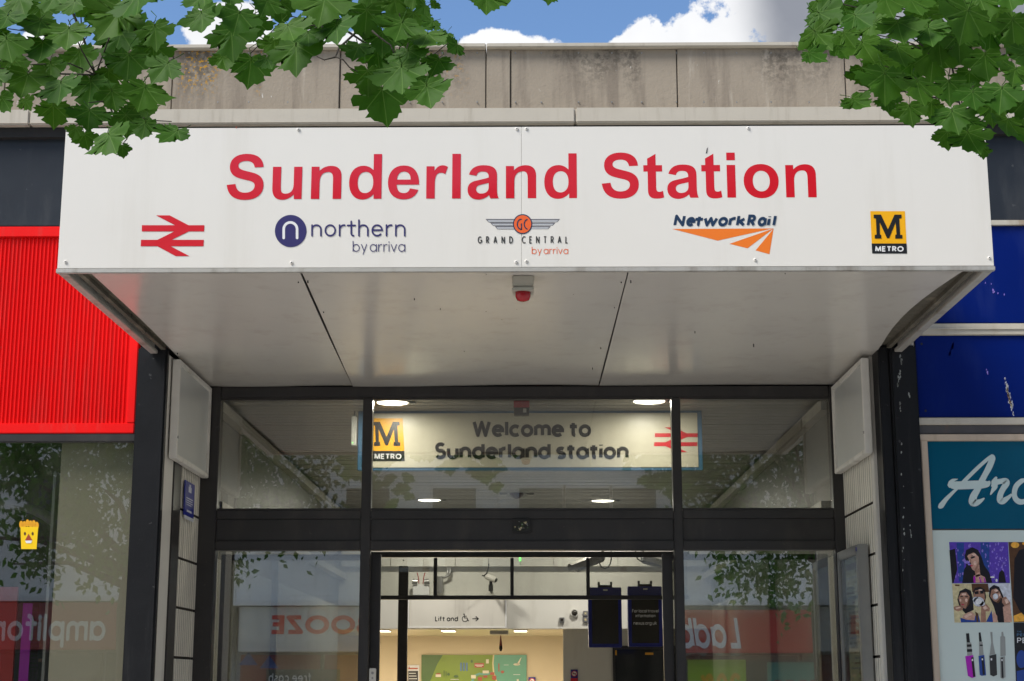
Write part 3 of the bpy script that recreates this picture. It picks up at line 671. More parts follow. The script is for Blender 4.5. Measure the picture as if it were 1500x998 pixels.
for ch, x0, x1 in (('N', 986, 1004.6), ('e', 1004.6, 1018.2), ('t2', 1018.6, 1028), ('w', 1029.4, 1051), ('o', 1051.4, 1066), ('r', 1066.8, 1078), ('k', 1078, 1092), ('R', 1093.2, 1108.6), ('a', 1109.2, 1122.4), ('i', 1123.4, 1130), ('l', 1130.8, 1137.4)):
    tall = ch in ('N', 'R', 'k', 'i', 'l', 't2'); hh = 17.4; sh_ = .19
    x0 -= 0 if ch in 'NRl' else .6; w_px = x1 - x0 - sh_ * hh * (.9 if ch in 'NRil' else .3); cw = G[ch][0]; ch_ = [ch]
    wt_ = .235; xh = 1.0 if tall else 1.07; xs2 = max(.2, (w_px / hh - wt_)) / max(cw, .01) if cw else 1
    polys, W = text2d(ch_, wt_, xs=xs2)
    for si, q in polys:
        mb.poly([at(x0 + (u + sh_ * v) * hh, 332 - v * hh * xh, YI) + Vector((0, -.0004 - .000012 * (si + kk), 0)) for u, v in q])
    kk += 7
mb.build('wordmark', M['ink_nrblue'], cn)
prnt(cn, YI, [('ink_orange', [[cr(*p) for p in q] for q in ([(80, 296), (1318, 290), (1270, 299), (635, 439)], [(1318, 291), (1000, 533), (780, 478)], [(1318, 293), (1268, 605), (1098, 558)])])], 'orange_chevron_logo', .0004, 0)
MP = [(672, 503), (712, 503), (750, 584), (786, 503), (824, 503), (825, 522), (812, 524), (817, 614), (829, 614), (829, 634), (790, 634), (790, 614), (797, 612), (792, 545), (757, 632), (745, 632), (705, 545), (706, 612), (713, 614), (714, 634), (678, 634), (678, 614), (688, 612), (684, 524), (672, 522)]
def metro(parent, Y, cv, fit=None):
    a = prnt(parent, Y, [('ink_yellow', [[cv(*p) for p in ((653, 484), (843, 484), (852, 662), (661, 662))]]), ('ink_black', [[cv(*p) for p in ((661, 661), (852, 661), (855, 716), (664, 716))]])], 'metro_logo', .0005, 0)
    concave('m_mark', M['ink_black'], a, [cv(*p) for p in MP], Y - .0010)
    (x0, yb), (x1, yc) = cv(680, 706), cv(836, 676)
    word('METRO', 'ink_white', x0, x1, yb, yc, a, Y - .0006, name='metro_word', wt=.22, gap=.12)
metro(cn, YI, lambda x, y: (1100 + x / 3.7375, 180 + y / 3.7375))
# rust tear and drip marks on the fascia
prnt(cn, YF - .0018, [('ink_brick', [[(345, 185.6), (347.5, 185.6), (346, 189)]]), ('ink_black', [[(1035.5, 217.5), (1037, 216), (1035.6, 224), (1033.8, 226)]])], 'rust_nick', .0003, 0)

# ================================================================== red beacon under the canopy
bp = at(766, 400, YF); 
def soffit_pt(px, py):
    v = at(px, py, 5) - cam.location; k = (ZS - EYE) / v.z; return cam.location + v * k
b0 = soffit_pt(766, 402)
bc = thing('alarm_beacon', 'small grey alarm box with red domed lens fixed under the canopy soffit', 'alarm beacon', (b0.x, b0.y, ZS))
bw = .040; d0 = b0.y
MB().box(b0.x - bw, b0.x + bw, d0, d0 + .085, ZS - .045, ZS - .002).build('housing', M['beacon'], bc, bevel=.004)
MB().box(b0.x - bw - .001, b0.x + bw + .001, d0 - .002, d0 + .088, ZS - .062, ZS - .047).build('lower_housing', M['beacon'], bc, bevel=.004)
mb = MB(); mb.tube([(b0.x, d0 + .035, ZS - .060), (b0.x, d0 + .035, ZS - .078), (b0.x, d0 + .035, ZS - .092), (b0.x, d0 + .035, ZS - .097)], [.030, .029, .023, .008], 24)
mb.build('lens', M['lens'], bc, smooth=True)

# ================================================================== blank light boxes either side
for s, XW, lab in ((-1, XL, 'blank grey light box sign on the left recess wall, beside the red shop'), (1, XR, 'blank grey light box sign on the right recess wall, beside the blue shop')):
    y0, y1 = YB + .09, YD - .06
    py0 = (522, 671) if s < 0 else (512, 664)
    pxx = 248 if s < 0 else 1300
    zt, z0 = min(at(pxx, py0[0], y0).z, ZS - .015), at(pxx, py0[1], y0).z
    bx = thing('blank_sign_box', lab, 'sign', (XW, y0, z0), 'blank sign boxes in the entrance recess')
    xi = XW - s * .042
    MB().box(XW - s * .011, xi + s * .008, y0 + .005, y1 - .005, z0 + .005, zt - .005).build('case', M['boxframe'], bx)
    MB().box(xi + s * .010, xi + s * .005, y0 + .022, y1 - .022, z0 + .022, zt - .022).build('panel', M['boxpanel'], bx)
    fw = .023
    for nm, (a, b, c, d) in dict(f1=(y0, y0 + fw, z0, zt), f2=(y1 - fw, y1, z0, zt), f3=(y0 + fw + .001, y1 - fw - .001, zt - fw, zt), f4=(y0 + fw + .001, y1 - fw - .001, z0, z0 + fw)).items():
        MB().box(XW - s * .012, xi - s * .006, a, b, c, d).build('frame_bar', M['boxframe'], bx, bevel=.003)
    mb = MB(); mb.tube([(xi - s * .006, y0 + .012, z0 + .10), (xi - s * .010, y0 + .012, z0 + .10)], .007, 10); mb.build('lock', M['steel'], bx)

# ================================================================== entrance screen (door plane)
es = thing('entrance_screen', 'black framed glazed entrance screen set back under the canopy', 'entrance', (0, YD, 0))
def bar(px0, py0, px1, py1, y0=YD - .04, y1=YD + .04, m='black', par=es, name='frame_bar', bev=.004):
    a = at(px0, py0, y0); b = at(px1, py1, y0)
    return MB().box(a.x, b.x, y0, y1, min(a.z, b.z), max(a.z, b.z)).build(name, M[m], par, bevel=bev)
ztop = ZS - .004
xm = [XL - .01, PX(317, 800, YD), PX(529, 800, YD), PX(543, 800, YD), PX(987, 800, YD), PX(1000, 800, YD), PX(1222, 800, YD), XR + .01]
zt0 = PZ(584, YD); za = PZ(748, YD); zb1 = PZ(761, YD); zc = PZ(793, YD); zd = PZ(806.5, YD)
y0, y1 = YD - .04, YD + .04
for i in (0, 2, 4, 6): MB().box(xm[i], xm[i + 1], y0, y1, 0, ztop if i in (0, 6) else zt0 - .002).build('mullion', M['black'], es, bevel=.004)
MB().box(xm[1] + .001, xm[6] - .001, y0 + .004, y1, zt0, ztop).build('head_bar', M['black'], es, bevel=.004)
for i in (1, 3, 5):
    xa, xb = xm[i] + .001, xm[i + 1] - .001
    MB().box(xa, xb, y0 + .006, y1, zb1, za).build('transom_bar', M['black'], es, bevel=.004)
    MB().box(xa, xb, y0 + .018, y1, zc + .001, zb1 - .001).build('transom_panel', M['black'], es, bevel=.002)
    MB().box(xa, xb, y0 + .002, y1, zd, zc).build('transom_bar', M['black'], es, bevel=.004)
    MB().box(xa - .0005, xb + .0005, YD + .006, YD + .012, za + .001, zt0 - .001).build('upper_pane', M['glass'], es)
for i in (1, 5):
    MB().box(xm[i] + .0005, xm[i + 1] - .0005, YD + .006, YD + .012, .06, zd - .001).build('side_pane', M['glass_low'], es)
    MB().box(xm[i] + .001, xm[i + 1] - .001, y0 + .01, y1, 0, .058).build('sill_bar', M['black'], es)
# thin beads round the upper panes
for i in (1, 3, 5):
    mb = MB(); xa, xb = xm[i] + .001, xm[i + 1] - .001
    mb.box(xa, xb, YD - .03, YD + .004, zt0 - .010, zt0 - .001); mb.box(xa, xb, YD - .03, YD + .004, za + .001, za + .009)
    mb.build('glazing_bead', M['black'], es, bevel=.001)
# door sensor
sp = at(764, 771, YD - .022)
sn = thing('door_sensor', 'small black door sensor with exposed circuit board on the transom', 'sensor', tuple(sp))
MB().box(sp.x - .047, sp.x + .047, YD - .048, YD - .023, sp.z - .035, sp.z + .037).build('housing', M['rubber'], sn, bevel=.005)
mb = MB()
for i in range(26):
    a = rnd.uniform(-.036, .030); c = rnd.uniform(-.026, .020); e = rnd.uniform(.003, .010)
    mb.box(sp.x + a, sp.x + a + e, YD - .0482, YD - .052 - i * .0002, sp.z + c, sp.z + c + e * .7, i % 3)
mb.build('circuit_board', [M['steel'], M['ink_darkgreen'], M['ink_sand']], sn)
# sliding doors, both parked open behind the side panes
def sdoor(px0, px1, lab, tilt):
    yd = YD + .10; xa, xb = PX(px0, 900, yd), PX(px1, 900, yd); zt_ = zd - .012
    t = thing('sliding_door', lab, 'door', ((xa + xb) / 2, yd, .02), 'sliding entrance doors parked open')
    st = .052
    for a, b in ((xa, xa + st), (xb - st, xb)): MB().box(a, b, yd - .02, yd + .02, .02, zt_).build('stile', M['black'], t, bevel=.004)
    MB().box(xa + st + .001, xb - st - .001, yd - .018, yd + .02, zt_ - .03, zt_ - .001).build('top_rail', M['black'], t, bevel=.003)
    MB().box(xa + st + .001, xb - st - .001, yd - .018, yd + .02, .02, .12).build('bottom_rail', M['black'], t, bevel=.003)
    o = MB().box(xa + st - .004, xb - st + .004, -.003, .003, -1.05, 1.05).build('pane', M['glass_low'], t)
    o.location = (0, yd, 1.17); o.rotation_euler = (tilt, 0, 0)
sdoor(322, 557, 'left sliding glass door standing open behind the left side pane', .0044)
sdoor(971, 1215, 'right sliding glass door standing open behind the right side pane', -.003)
kp = at(546, 989, YD - .042)
ks = thing('door_key_switch', 'small white key switch plate on the left door mullion', 'switch', tuple(kp))
MB().box(kp.x - .017, kp.x + .017, YD - .054, YD - .041, kp.z - .06, kp.z + .033).build('plate', M['offwhite'], ks, bevel=.003)
mb = MB(); mb.tube([(kp.x, YD - .054, kp.z + .01), (kp.x, YD - .060, kp.z + .01)], .007, 10); mb.tube([(kp.x, YD - .054, kp.z - .015), (kp.x, YD - .058, kp.z - .015)], .005, 8)
mb.build('key_barrel', M['steel'], ks)

# ================================================================== station hall
YH = 8.5                                  # bulkhead
ZC = ZS - .004
structure(MB().box(-3.3, 3.3, YD + .06, 19, 0.001, .012).build('hall_floor', M['paving']))
for s, XW in ((-1, XL), (1, XR)):
    w_ = structure(MB().box(XW, XW + s * .1, YD + .045, YH, 2.25, ZC).build('hall_wall', M['hallwall']))
    structure(MB().box(XW, XW + s * .1, YD + .045, YH, 0.013, 2.249).build('hall_wall', M['whitepaint']))
    MB().box(XW - s * .055, XW - s * .001, YD + .2, YH - .01, ZC - .085, ZC - .03).build('wall_rail', M['alu'], w_)
    MB().box(XW - s * .075, XW - s * .001, YD + .2, YH - .01, ZC - .62, ZC - .57).build('wall_rail', M['alu'], w_)
# second return face for far hall
for s, XW in ((-1, -3.2), (1, 3.2)): structure(MB().box(XW, XW + s * .1, YH, 19, .013, ZC).build('hall_wall', M['whitepaint']))
for x0, x1 in ((-3.2, XL - .1), (XR + .1, 3.2)): structure(MB().box(x0, x1, YH - .1, YH - .001, .013, ZC).build('hall_wall', M['void']))
structure(MB().box(-3.3, 3.3, YH + .3, 19, ZC - .001, ZC + .1).build('hall_ceiling', M['whitepaint']))
hc = structure(MB().box(XL, XR, YD + .05, YH + .3, ZC + .03, ZC + .06).build('hall_ceiling', M['void']))
mb = MB(); n = 62; p_ = (YH - YD - .05) / n
for k in range(n):
    a = YD + .05 + k * p_
    mb.box(XL, XR, a + .012, a + p_, ZC - .002 + rnd.uniform(-.001, .001), ZC + .012)
stuff(mb.build('ceiling_slats', M['slat'], hc))
# ceiling downlights
def lamp_at(px, py, r, lab, zc_=ZC, power=3.0):
    v = at(px, py, 5) - cam.location; k = (zc_ - EYE) / v.z; p = cam.location + v * k
    t = thing('ceiling_downlight', lab, 'ceiling light', (p.x, p.y, zc_), 'round downlights in the slatted ceiling')
    mb = MB(); n = 32; vs = []; 
    for rr, zz in ((r, -.004), (r * 1.16, -.010), (r * 1.22, -.003)):
        for i in range(n): vs.append((p.x + rr * math.cos(2 * math.pi * i / n), p.y + rr * math.sin(2 * math.pi * i / n), zc_ + zz))
    fs = [(j * n + i, j * n + (i + 1) % n, (j + 1) * n + (i + 1) % n, (j + 1) * n + i) for j in range(2) for i in range(n)]
    mb.add(vs, fs); mb.build('trim_ring', M['steel'], t, smooth=True)
    mb = MB(); mb.tube([(p.x, p.y, zc_ - .0035), (p.x, p.y, zc_ - .0055)], r * .99, n); mb.build('lit_disc', M['lamp'], t)
    mb = MB(); mb.box(p.x + r * 1.15, p.x + r * 1.5, p.y - .02, p.y + .02, zc_ - .012, zc_ - .003); mb.build('clip', M['steel'], t, bevel=.002)
    l = bpy.data.lights.new('downlight_glow', 'AREA'); l.shape = 'DISK'; l.size = r * 1.8; l.energy = power; l.color = (1, .95, .85)
    lo = bpy.data.objects.new('downlight_glow', l); COL.objects.link(lo); lo.location = (p.x, p.y, zc_ - .012)
lamp_at(575, 589, .086, 'bright round ceiling light above the left end of the welcome sign')
lamp_at(951, 587, .086, 'bright round ceiling light above the right end of the welcome sign')
lamp_at(629, 732, .095, 'smaller looking round ceiling light deeper in the hall, below the left of the welcome sign', power=9)
lamp_at(883, 733, .095, 'smaller looking round ceiling light deeper in the hall, below the right of the welcome sign', power=9)

# welcome sign
YW = YD + .72
ws = thing('welcome_sign', 'wide pale sign with blue border reading Welcome to Sunderland station, hung behind the upper glass', 'sign', (0, YW, PZ(688, YW)))
a, b = at(525, 599, YW), at(1030, 689, YW)
MB().box(a.x, b.x, YW + .001, YW + .05, b.z, a.z).build('border_tray', M['ink_skyblue'], ws, bevel=.003)
a, b = at(532, 606, YW), at(1023, 684.5, YW)
MB().box(a.x, b.x, YW - .004, YW + .0005, b.z, a.z).build('face', M['ink_cream'], ws)
YWs = YW - .006
word('Welcome to', 'ink_black', 692, 866, 640.5, 615.5, ws, YWs, wt=.22, gap=.05, space=.3)
word('Sunderland station', 'ink_black', 637, 921, 673, 648, ws, YWs, wt=.22, gap=.05, space=.3)
def cvw(x, y): return (541.5 + (x - 653) / (853 - 653) * 51, 613 + (y - 484) / (716 - 484) * 62.5)
metro(ws, YWs, cvw)
concave('rail_arrow_logo', M['ink_red'], ws, railarrow(lambda x, y: (958 + (x - 471) / 349 * 64, 626 + (y - 507) / 223 * 36.5)), YWs)
for px in (560, 995):
    p = at(px, 600, YW); MB().box(p.x - .008, p.x + .008, YW + .01, YW + .03, p.z, ZC - .003).build('hanger', M['steel'], ws)
# sounder with red top, in front of the sign
p = at(764, 597, YD + .35)
sn2 = thing('fire_sounder', 'small dark box with red top above the middle of the welcome sign', 'alarm', tuple(p))
MB().box(p.x - .043, p.x + .043, p.y, p.y + .06, p.z, p.z + .038).build('red_cap', M['lens'], sn2, bevel=.003)
MB().box(p.x - .041, p.x + .041, p.y + .002, p.y + .06, p.z - .040, p.z - .001).build('housing', M['screen'], sn2, bevel=.003)
MB().box(p.x + .008, p.x + .026, p.y - .001, p.y + .002, p.z - .028, p.z - .006).build('label_plate', M['offwhite'], sn2)
MB().box(p.x - .01, p.x + .01, p.y + .02, p.y + .04, p.z + .038, ZC - .003).build('stem', M['steel'], sn2)
# small white control box with green lamp, left of the welcome sign
p = at(519, 634, YD + .70)
cb = thing('control_box', 'narrow white control box with a green lamp at the left end of the welcome sign', 'box', tuple(p))
MB().box(p.x - .016, p.x + .012, p.y - .02, p.y + .03, p.z - .075, p.z + .09).build('case', M['whitepaint'], cb, bevel=.003)
MB().box(p.x - .008, p.x - .004, p.y - .022, p.y - .0195, p.z - .062, p.z - .058).build('green_lamp', M['led'], cb)
MB().box(p.x - .005, p.x + .003, p.y, p.y + .02, p.z + .09, ZC - .003).build('stem', M['steel'], cb)

# hanging fitting seen low in the upper glass
p = at(757, 722, 7.2)
fd = thing('ceiling_detector', 'brown detector unit with two white arms hanging from the hall ceiling', 'detector', (p.x, 7.2, p.z))
mb = MB(); mb.tube([(p.x, 7.2, p.z - .05), (p.x, 7.2, p.z - .02), (p.x, 7.2, p.z + .05), (p.x, 7.2, p.z + .07)], [.02, .055, .075, .03], 16); mb.build('dome', M['ink_brown'], fd, smooth=True)
for s in (-1, 1): MB().box(p.x + s * .08, p.x + s * .14, 7.17, 7.22, p.z - .02, p.z + .025).build('lamp_arm', M['offwhite'], fd, bevel=.004)
MB().box(p.x - .012, p.x + .012, 7.19, 7.21, p.z + .07, ZC - .003).build('stem', M['steel'], fd)

# lobby screen with transom lights
YL = 4.8
ls = thing('lobby_screen', 'inner black framed glass screen with a row of small upper lights, beyond the open doors', 'screen', (0, YL, 0))
for px0, py0, px1, py1, nm in ((540, 808.5, 1010, 816, 'head_bar'), (540, 872.5, 1010, 878, 'transom_bar')): bar(px0, py0, px1, py1, YL, YL + .05, par=ls, name=nm, bev=.003)
zz1, zz0 = PZ(817.3, YL), PZ(872.3, YL)
for px in (637.5, 750, 861.5):
    x = PX(px, 850, YL); MB().box(x - .0115, x + .0115, YL + .002, YL + .05, zz0, zz1).build('mullion', M['black'], ls, bevel=.002)
    
for x in (XL + .02, XR - .02): MB().box(x - .02, x + .02, YL, YL + .05, 0, PZ(811, YL)).build('jamb', M['black'], ls)
edge = [540, 637.5, 750, 861.5, 1010]
for a, b in zip(edge[:-1], edge[1:]):
    MB().box(PX(a, 850, YL) + .012, PX(b, 850, YL) - .012, YL + .02, YL + .026, zz0, zz1).build('upper_pane', M['glass'], ls)
# steel post
YP = 6.6
x0, x1 = PX(583, 900, YP), PX(597, 900, YP)
po = thing('steel_post', 'dark riveted steel post standing inside the doorway on the left', 'post', ((x0 + x1) / 2, YP, 0))
MB().box(x0, x1, YP, YP + .05, 0.012, PZ(829, YP)).build('shaft', M['black'], po, bevel=.004)
mb = MB()
for i in range(14):
    z = .3 + i * .17; mb.tube([((x0 + x1) / 2, YP, z), ((x0 + x1) / 2, YP - .004, z)], .006, 8)
mb.build('rivets', M['black'], po)['kind'] = 'stuff'
# bulkhead and trunking
zb0 = PZ(921, YH)
bk = structure(MB().box(-3.2, 3.2, YH, YH + .25, zb0, ZC + .02).build('bulkhead', M['whitepaint']))
zt_a, zt_b = PZ(806, YH - .07), PZ(830, YH - .07)
tk = thing('cable_trunking', 'long white sectional cable trunking running along the top of the bulkhead', 'trunking', (0, YH, zt_b))
jx = [500, 572, 621, 667, 716, 762, 811, 858, 905, 1040]
for a, b in zip(jx[:-1], jx[1:]):
    MB().box(PX(a, 820, YH - .07) + .002, PX(b, 820, YH - .07) - .002, YH - .07, YH - .001, zt_b, zt_b + .32).build('trunking_section', M['whitepaint'], tk, bevel=.003)
gl = at(762, 820, YH - .071); MB().box(gl.x - .008, gl.x + .006, YH - .074, YH - .0705, gl.z - .01, gl.z + .02).build('green_lamp', M['led'], tk)
# lift sign
YLs = YH - .09
ls_ = thing('lift_sign', 'white hanging panel reading Lift and a wheelchair symbol with an arrow', 'sign', tuple(at(670, 920, YLs)))
a, b = at(597.5, 876, YLs), at(742, 920, YLs)
MB().box(a.x + .012, b.x - .012, YLs, YLs + .08, b.z + .012, a.z).build('panel', M['offwhite'], ls_)
for q in ((a.x, a.x + .0115), (b.x - .0115, b.x)): MB().box(q[0], q[1], YLs - .006, YLs + .08, b.z, a.z).build('edge_trim', M['ink_white'], ls_)
MB().box(a.x + .012, b.x - .012, YLs - .006, YLs + .08, b.z, b.z + .0115).build('edge_trim', M['ink_white'], ls_)
word('Lift and', 'ink_black', 637.3, 671, 910.5, 902.6, ls_, YLs, wt=.20, gap=.10, space=.3)
mb = MB(); cx, cy = 681, 905
for si, st in enumerate(([(680, 900.5), (680.5, 905.5), (684.3, 905.5), (685.8, 909.5), (687, 909)], [(cx + 4 * math.cos(R(a)), 906.8 + 4 * math.sin(R(a))) for a in range(10, 260, 20)], [(680.2, 902.8), (683.6, 902.8)])):
    for q in strip(st, 1.1): mb.poly([at(p.x, p.y, YLs - .001 - .0002 * si) for p in q])
mb.poly([at(x, y, YLs - .001) for x, y in circ(679.7, 900, 1.1)])
for si, st in enumerate(([(692, 906.6), (700.5, 906.6)], [(697, 903.2), (700.5, 906.6), (697, 910)])):
    for q in strip(st, 1.3): mb.poly([at(p.x, p.y, YLs - .001 - .0002 * si) for p in q])
mb.build('pictogram', M['ink_black'], ls_)

# twin emergency lamp
YE = YH - .10
p = at(616.5, 864, YE)
em = thing('emergency_lamp', 'white emergency battery box with two round lamps and red leads on the bulkhead', 'emergency light', tuple(p))
MB().box(p.x - .072, p.x + .072, YE, YE + .098, p.z - .05, p.z + .045).build('battery_box', M['ink_white'], em, bevel=.005)
for s in (-1, 1):
    mb = MB(); mb.tube([(p.x + s * .03, YE - .01, p.z + .068), (p.x + s * .075, YE - .01, p.z + .072)], [.022, .024], 14); mb.build('lamp_head', M['steel'], em, smooth=False)
    mb = MB(); mb.tube([(p.x + s * .018, YE, p.z + .05), (p.x + s * .022, YE, p.z + .10), (p.x + s * .035, YE, p.z + .15)], .004, 6); mb.build('lead', M['lens'], em)
# conduit
YC = YH - .06
cd = thing('steel_conduit', 'bent grey conduit with a cylindrical gland left of the small camera', 'conduit', tuple(at(644, 870, YC)))
mb = MB(); mb.tube([at(644, 869, YC), at(644, 845, YC)], .033, 12); mb.build('gland', M['steel'], cd, smooth=False)
for dx in (0, 3.5):
    mb = MB(); mb.tube([at(646, 846, YC), at(652, 846, YC), at(655.5 + dx, 842, YC), at(656 + dx, 831, YC)], .010, 8); mb.build('pipe', M['steel'], cd, smooth=True)

# ---- cctv cameras
def cctv(px, py, Y, L, r, dirv, lab, mount='wall', hood=False, cable=None):
    p = at(px, py, Y); d = Vector(dirv).normalized()
    t = thing('security_camera', lab, 'camera', tuple(p), 'security cameras inside the doors')
    a_, b_ = p - d * L / 2, p + d * L / 2
    mb = MB(); mb.tube([a_, a_ + d * .01, b_ - d * .006, b_], [r * .85, r, r, r * .95], 16); mb.build('body', M['steel'] if hood else M['offwhite'], t, smooth=False)
    mb = MB(); mb.tube([b_ + d * .0005, b_ + d * .004], [r * .8, r * .7], 16); mb.build('lens', M['screen'], t)
    mb = MB(); mb.tube([a_ - d * .012, a_ - d * .001], [r * .5, r * .55], 10); mb.build('rear_gland', M['rubber'], t)
    if hood:
        up = Vector((0, 0, 1)); sd_ = d.cross(up).normalized(); un = sd_.cross(d)
        h = MB(); q = [p + sd_ * (-r * 1.15) + un * (-r * .2), p + sd_ * (-r * 1.1) + un * r * .9, p + sd_ * (-r * .6) + un * r * 1.25, p + sd_ * (r * .6) + un * r * 1.25, p + sd_ * (r * 1.1) + un * r * .9, p + sd_ * (r * 1.15) + un * (-r * .2)]
        n = len(q); A = [v - d * L * .45 for v in q]; B = [v + d * L * .66 for v in q]
        h.add(A + B + [v + un * -.004 for v in A] + [v + un * -.004 for v in B], [(i, i + 1, n + i + 1, n + i) for i in range(n - 1)] + [(2 * n + i, 3 * n + i, 3 * n + i + 1, 2 * n + i + 1) for i in range(n - 1)])
        h.build('hood', M['alu'], t)
    if mount == 'wall':
        mb = MB(); mb.tube([p + Vector((0, 0, -r)), p + Vector((0, .01, -r - .05))], .014, 8); mb.tube([p + Vector((0, .01, -r - .03)), p + Vector((0, .01, -r - .085))], .020, 8)
        mb.tube([p + Vector((0, .01, -r - .08)), Vector((p.x, YH, p.z - r - .08))], .012, 8)
        mb.build('bracket', M['rubber'], t)
    else:
        mb = MB(); mb.tube([a_ + Vector((0, .02, 0)), a_ + Vector((0, .03, .25))], .012, 8); mb.build('bracket', M['steel'], t)
    if cable:
        mb = MB(); mb.tube([at(u, v, Y) for u, v in cable], .006, 8); mb.build('cable', M['rubber'], t, smooth=True)
cctv(719, 847, YH - .25, .11, .026, (.85, -.45, -.38), 'small white bullet camera on a black wall bracket', cable=[(706, 843), (709, 844), (713, 840), (715.5, 832), (716, 826)])
cctv(863, 824, YH - .9, .27, .040, (-.85, -.35, -.36), 'large grey camera with hood pointing down left, above the left display', 'ceil', True,
     cable=[(877, 818), (878.5, 826), (881, 831), (886, 833), (891, 831), (894, 826), (895.5, 818), (895.5, 806)])
cctv(964, 825, YH - .9, .27, .040, (.90, -.3, -.30), 'large grey camera with hood pointing down right, above the right display', 'ceil', True,
     cable=[(931, 800), (931, 812), (934, 819), (940, 823), (946, 821), (949, 815), (950, 808)])

# ---- travel displays
YV = 7.3
def display(px0, px1, pyt, pyb, lab, lines):
    a, b = at(px0, pyt, YV), at(px1, pyb, YV)
    t = thing('travel_display', lab, 'display', ((a.x + b.x) / 2, YV, b.z), 'travel information displays hanging by the right of the doorway')
    MB().box(a.x, b.x, YV, YV + .10, b.z, a.z).build('housing', M['navy'], t, bevel=.005)
    e = .028; MB().box(a.x + e, b.x - e, YV - .004, YV - .0005, b.z + e, at(px0, 877, YV).z).build('screen_panel', M['screen'], t, bevel=.001)
    cx = (px0 + px1) / 2; c = at(cx, pyt, YV)
    MB().box(c.x - .058, c.x + .058, YV + .03, YV + .07, c.z + .001, c.z + .02).build('top_bracket', M['rubber'], t, bevel=.003)
    for s in (-1, 1): MB().box(c.x + s * .05 - .008, c.x + s * .05 + .008, YV + .02, YV + .07, c.z + .021, c.z + .045).build('bracket_lug', M['rubber'], t)
    MB().box(c.x - .02, c.x + .02, YV + .071, YH - .001, c.z + .003, c.z + .018).build('wall_arm', M['rubber'], t)
    prnt(t, YV, [('ink_white', [rect(cx - 3, pyt + 3, cx + 3.5, pyt + 5)])], 'maker_badge', .001, 1)
    for s, x0, x1, yb, yc in lines: word(s, 'ink_white', x0, x1, yb, yc, t, YV - .005, name='screen_text', wt=.16, gap=.12, space=.25)
display(861.5, 911.5, 860.5, 948.5, 'left hanging blue display with a blank dark screen', [])
display(919.5, 971, 859, 947.5, 'right hanging blue display showing local travel information text', [('For local travel', 926, 965, 897.5, 892.5), ('information', 931, 960, 904.5, 899.5), ('nexus.org.uk', 928, 962, 915.5, 910)])
# small wall fittings on bulkhead
p = at(841.5, 898, YH); t = thing('dome_camera', 'round white dome camera on the bulkhead left of the displays', 'camera', tuple(p))
mb = MB(); mb.tube([(p.x, YH, p.z), (p.x, YH - .03, p.z)], [.038, .036], 20); mb.build('base_ring', M['whitepaint'], t)
mb = MB(); mb.tube([(p.x, YH - .03, p.z), (p.x, YH - .045, p.z), (p.x, YH - .052, p.z)], [.027, .020, .006], 16); mb.build('dome', M['screen'], t, smooth=True)
p = at(823, 908.5, YH); t = thing('call_point', 'tiny grey call point box below left of the dome camera', 'call point', tuple(p))
MB().box(p.x - .022, p.x + .022, YH - .03, YH - .001, p.z - .024, p.z + .022).build('case', M['steel'], t, bevel=.003); MB().box(p.x - .012, p.x + .012, YH - .033, YH - .0305, p.z - .012, p.z + .012).build('button', M['screen'], t)
for py, lab in ((899, 'upper small switch box tucked behind the left display'), (908, 'lower small switch box tucked behind the left display')):
    p = at(857.5, py, YH); t = thing('switch_box', lab, 'switch'); t.location = p; t['_loc'] = tuple(p)
    MB().box(p.x - .022, p.x + .022, YH - .028, YH - .001, p.z - .022, p.z + .022).build('case', M['steel'], t, bevel=.003); MB().box(p.x - .008, p.x + .008, YH - .031, YH - .0285, p.z - .008, p.z + .008).build('key', M['ink_sand'], t)

# beyond the bulkhead
YR = 13.5; ZR = PZ(921.5, YR)
structure(MB().box(-3.2, 3.2, YR + 2.5, YR + 2.6, .013, 3.0).build('rear_wall', M['beige']))
structure(MB().box(-3.2, 3.2, YH + .26, YR + 2.5, zb0 + .14, zb0 + .2).build('low_ceiling', M['ink_wall']))
xw = PX(825, 950, YH + .6)
structure(MB().box(xw, 3.2, YH + .6, YH + .7, .013, zb0 + .13).build('side_room_wall', M['whitepaint']))
a, b = at(900.5, 951, YH + .595), at(990, 998, YH + .595)
dw = thing('dark_doorway', 'dark glazed doorway opening below the right travel display', 'doorway', (b.x, YH + .6, 0))
MB().box(a.x, a.x + .6, YH + .58, YH + .598, .013, a.z).build('door_leaf', M['shopglass'], dw)
MB().box(a.x - .02, a.x - .001, YH + .575, YH + .598, .013, a.z + .03).build('jamb', M['black'], dw); MB().box(a.x, a.x + .6, YH + .575, YH + .598, a.z + .001, a.z + .03).build('head', M['black'], dw)
prnt(dw, YH + .578, [('ink_chip', [rect(901, 952.5, 903.5, 960), rect(945, 956, 957, 959.5)])], 'painted_lamp_reflection', .001, 1)  # orange patches painted on the door glass as lamp reflections
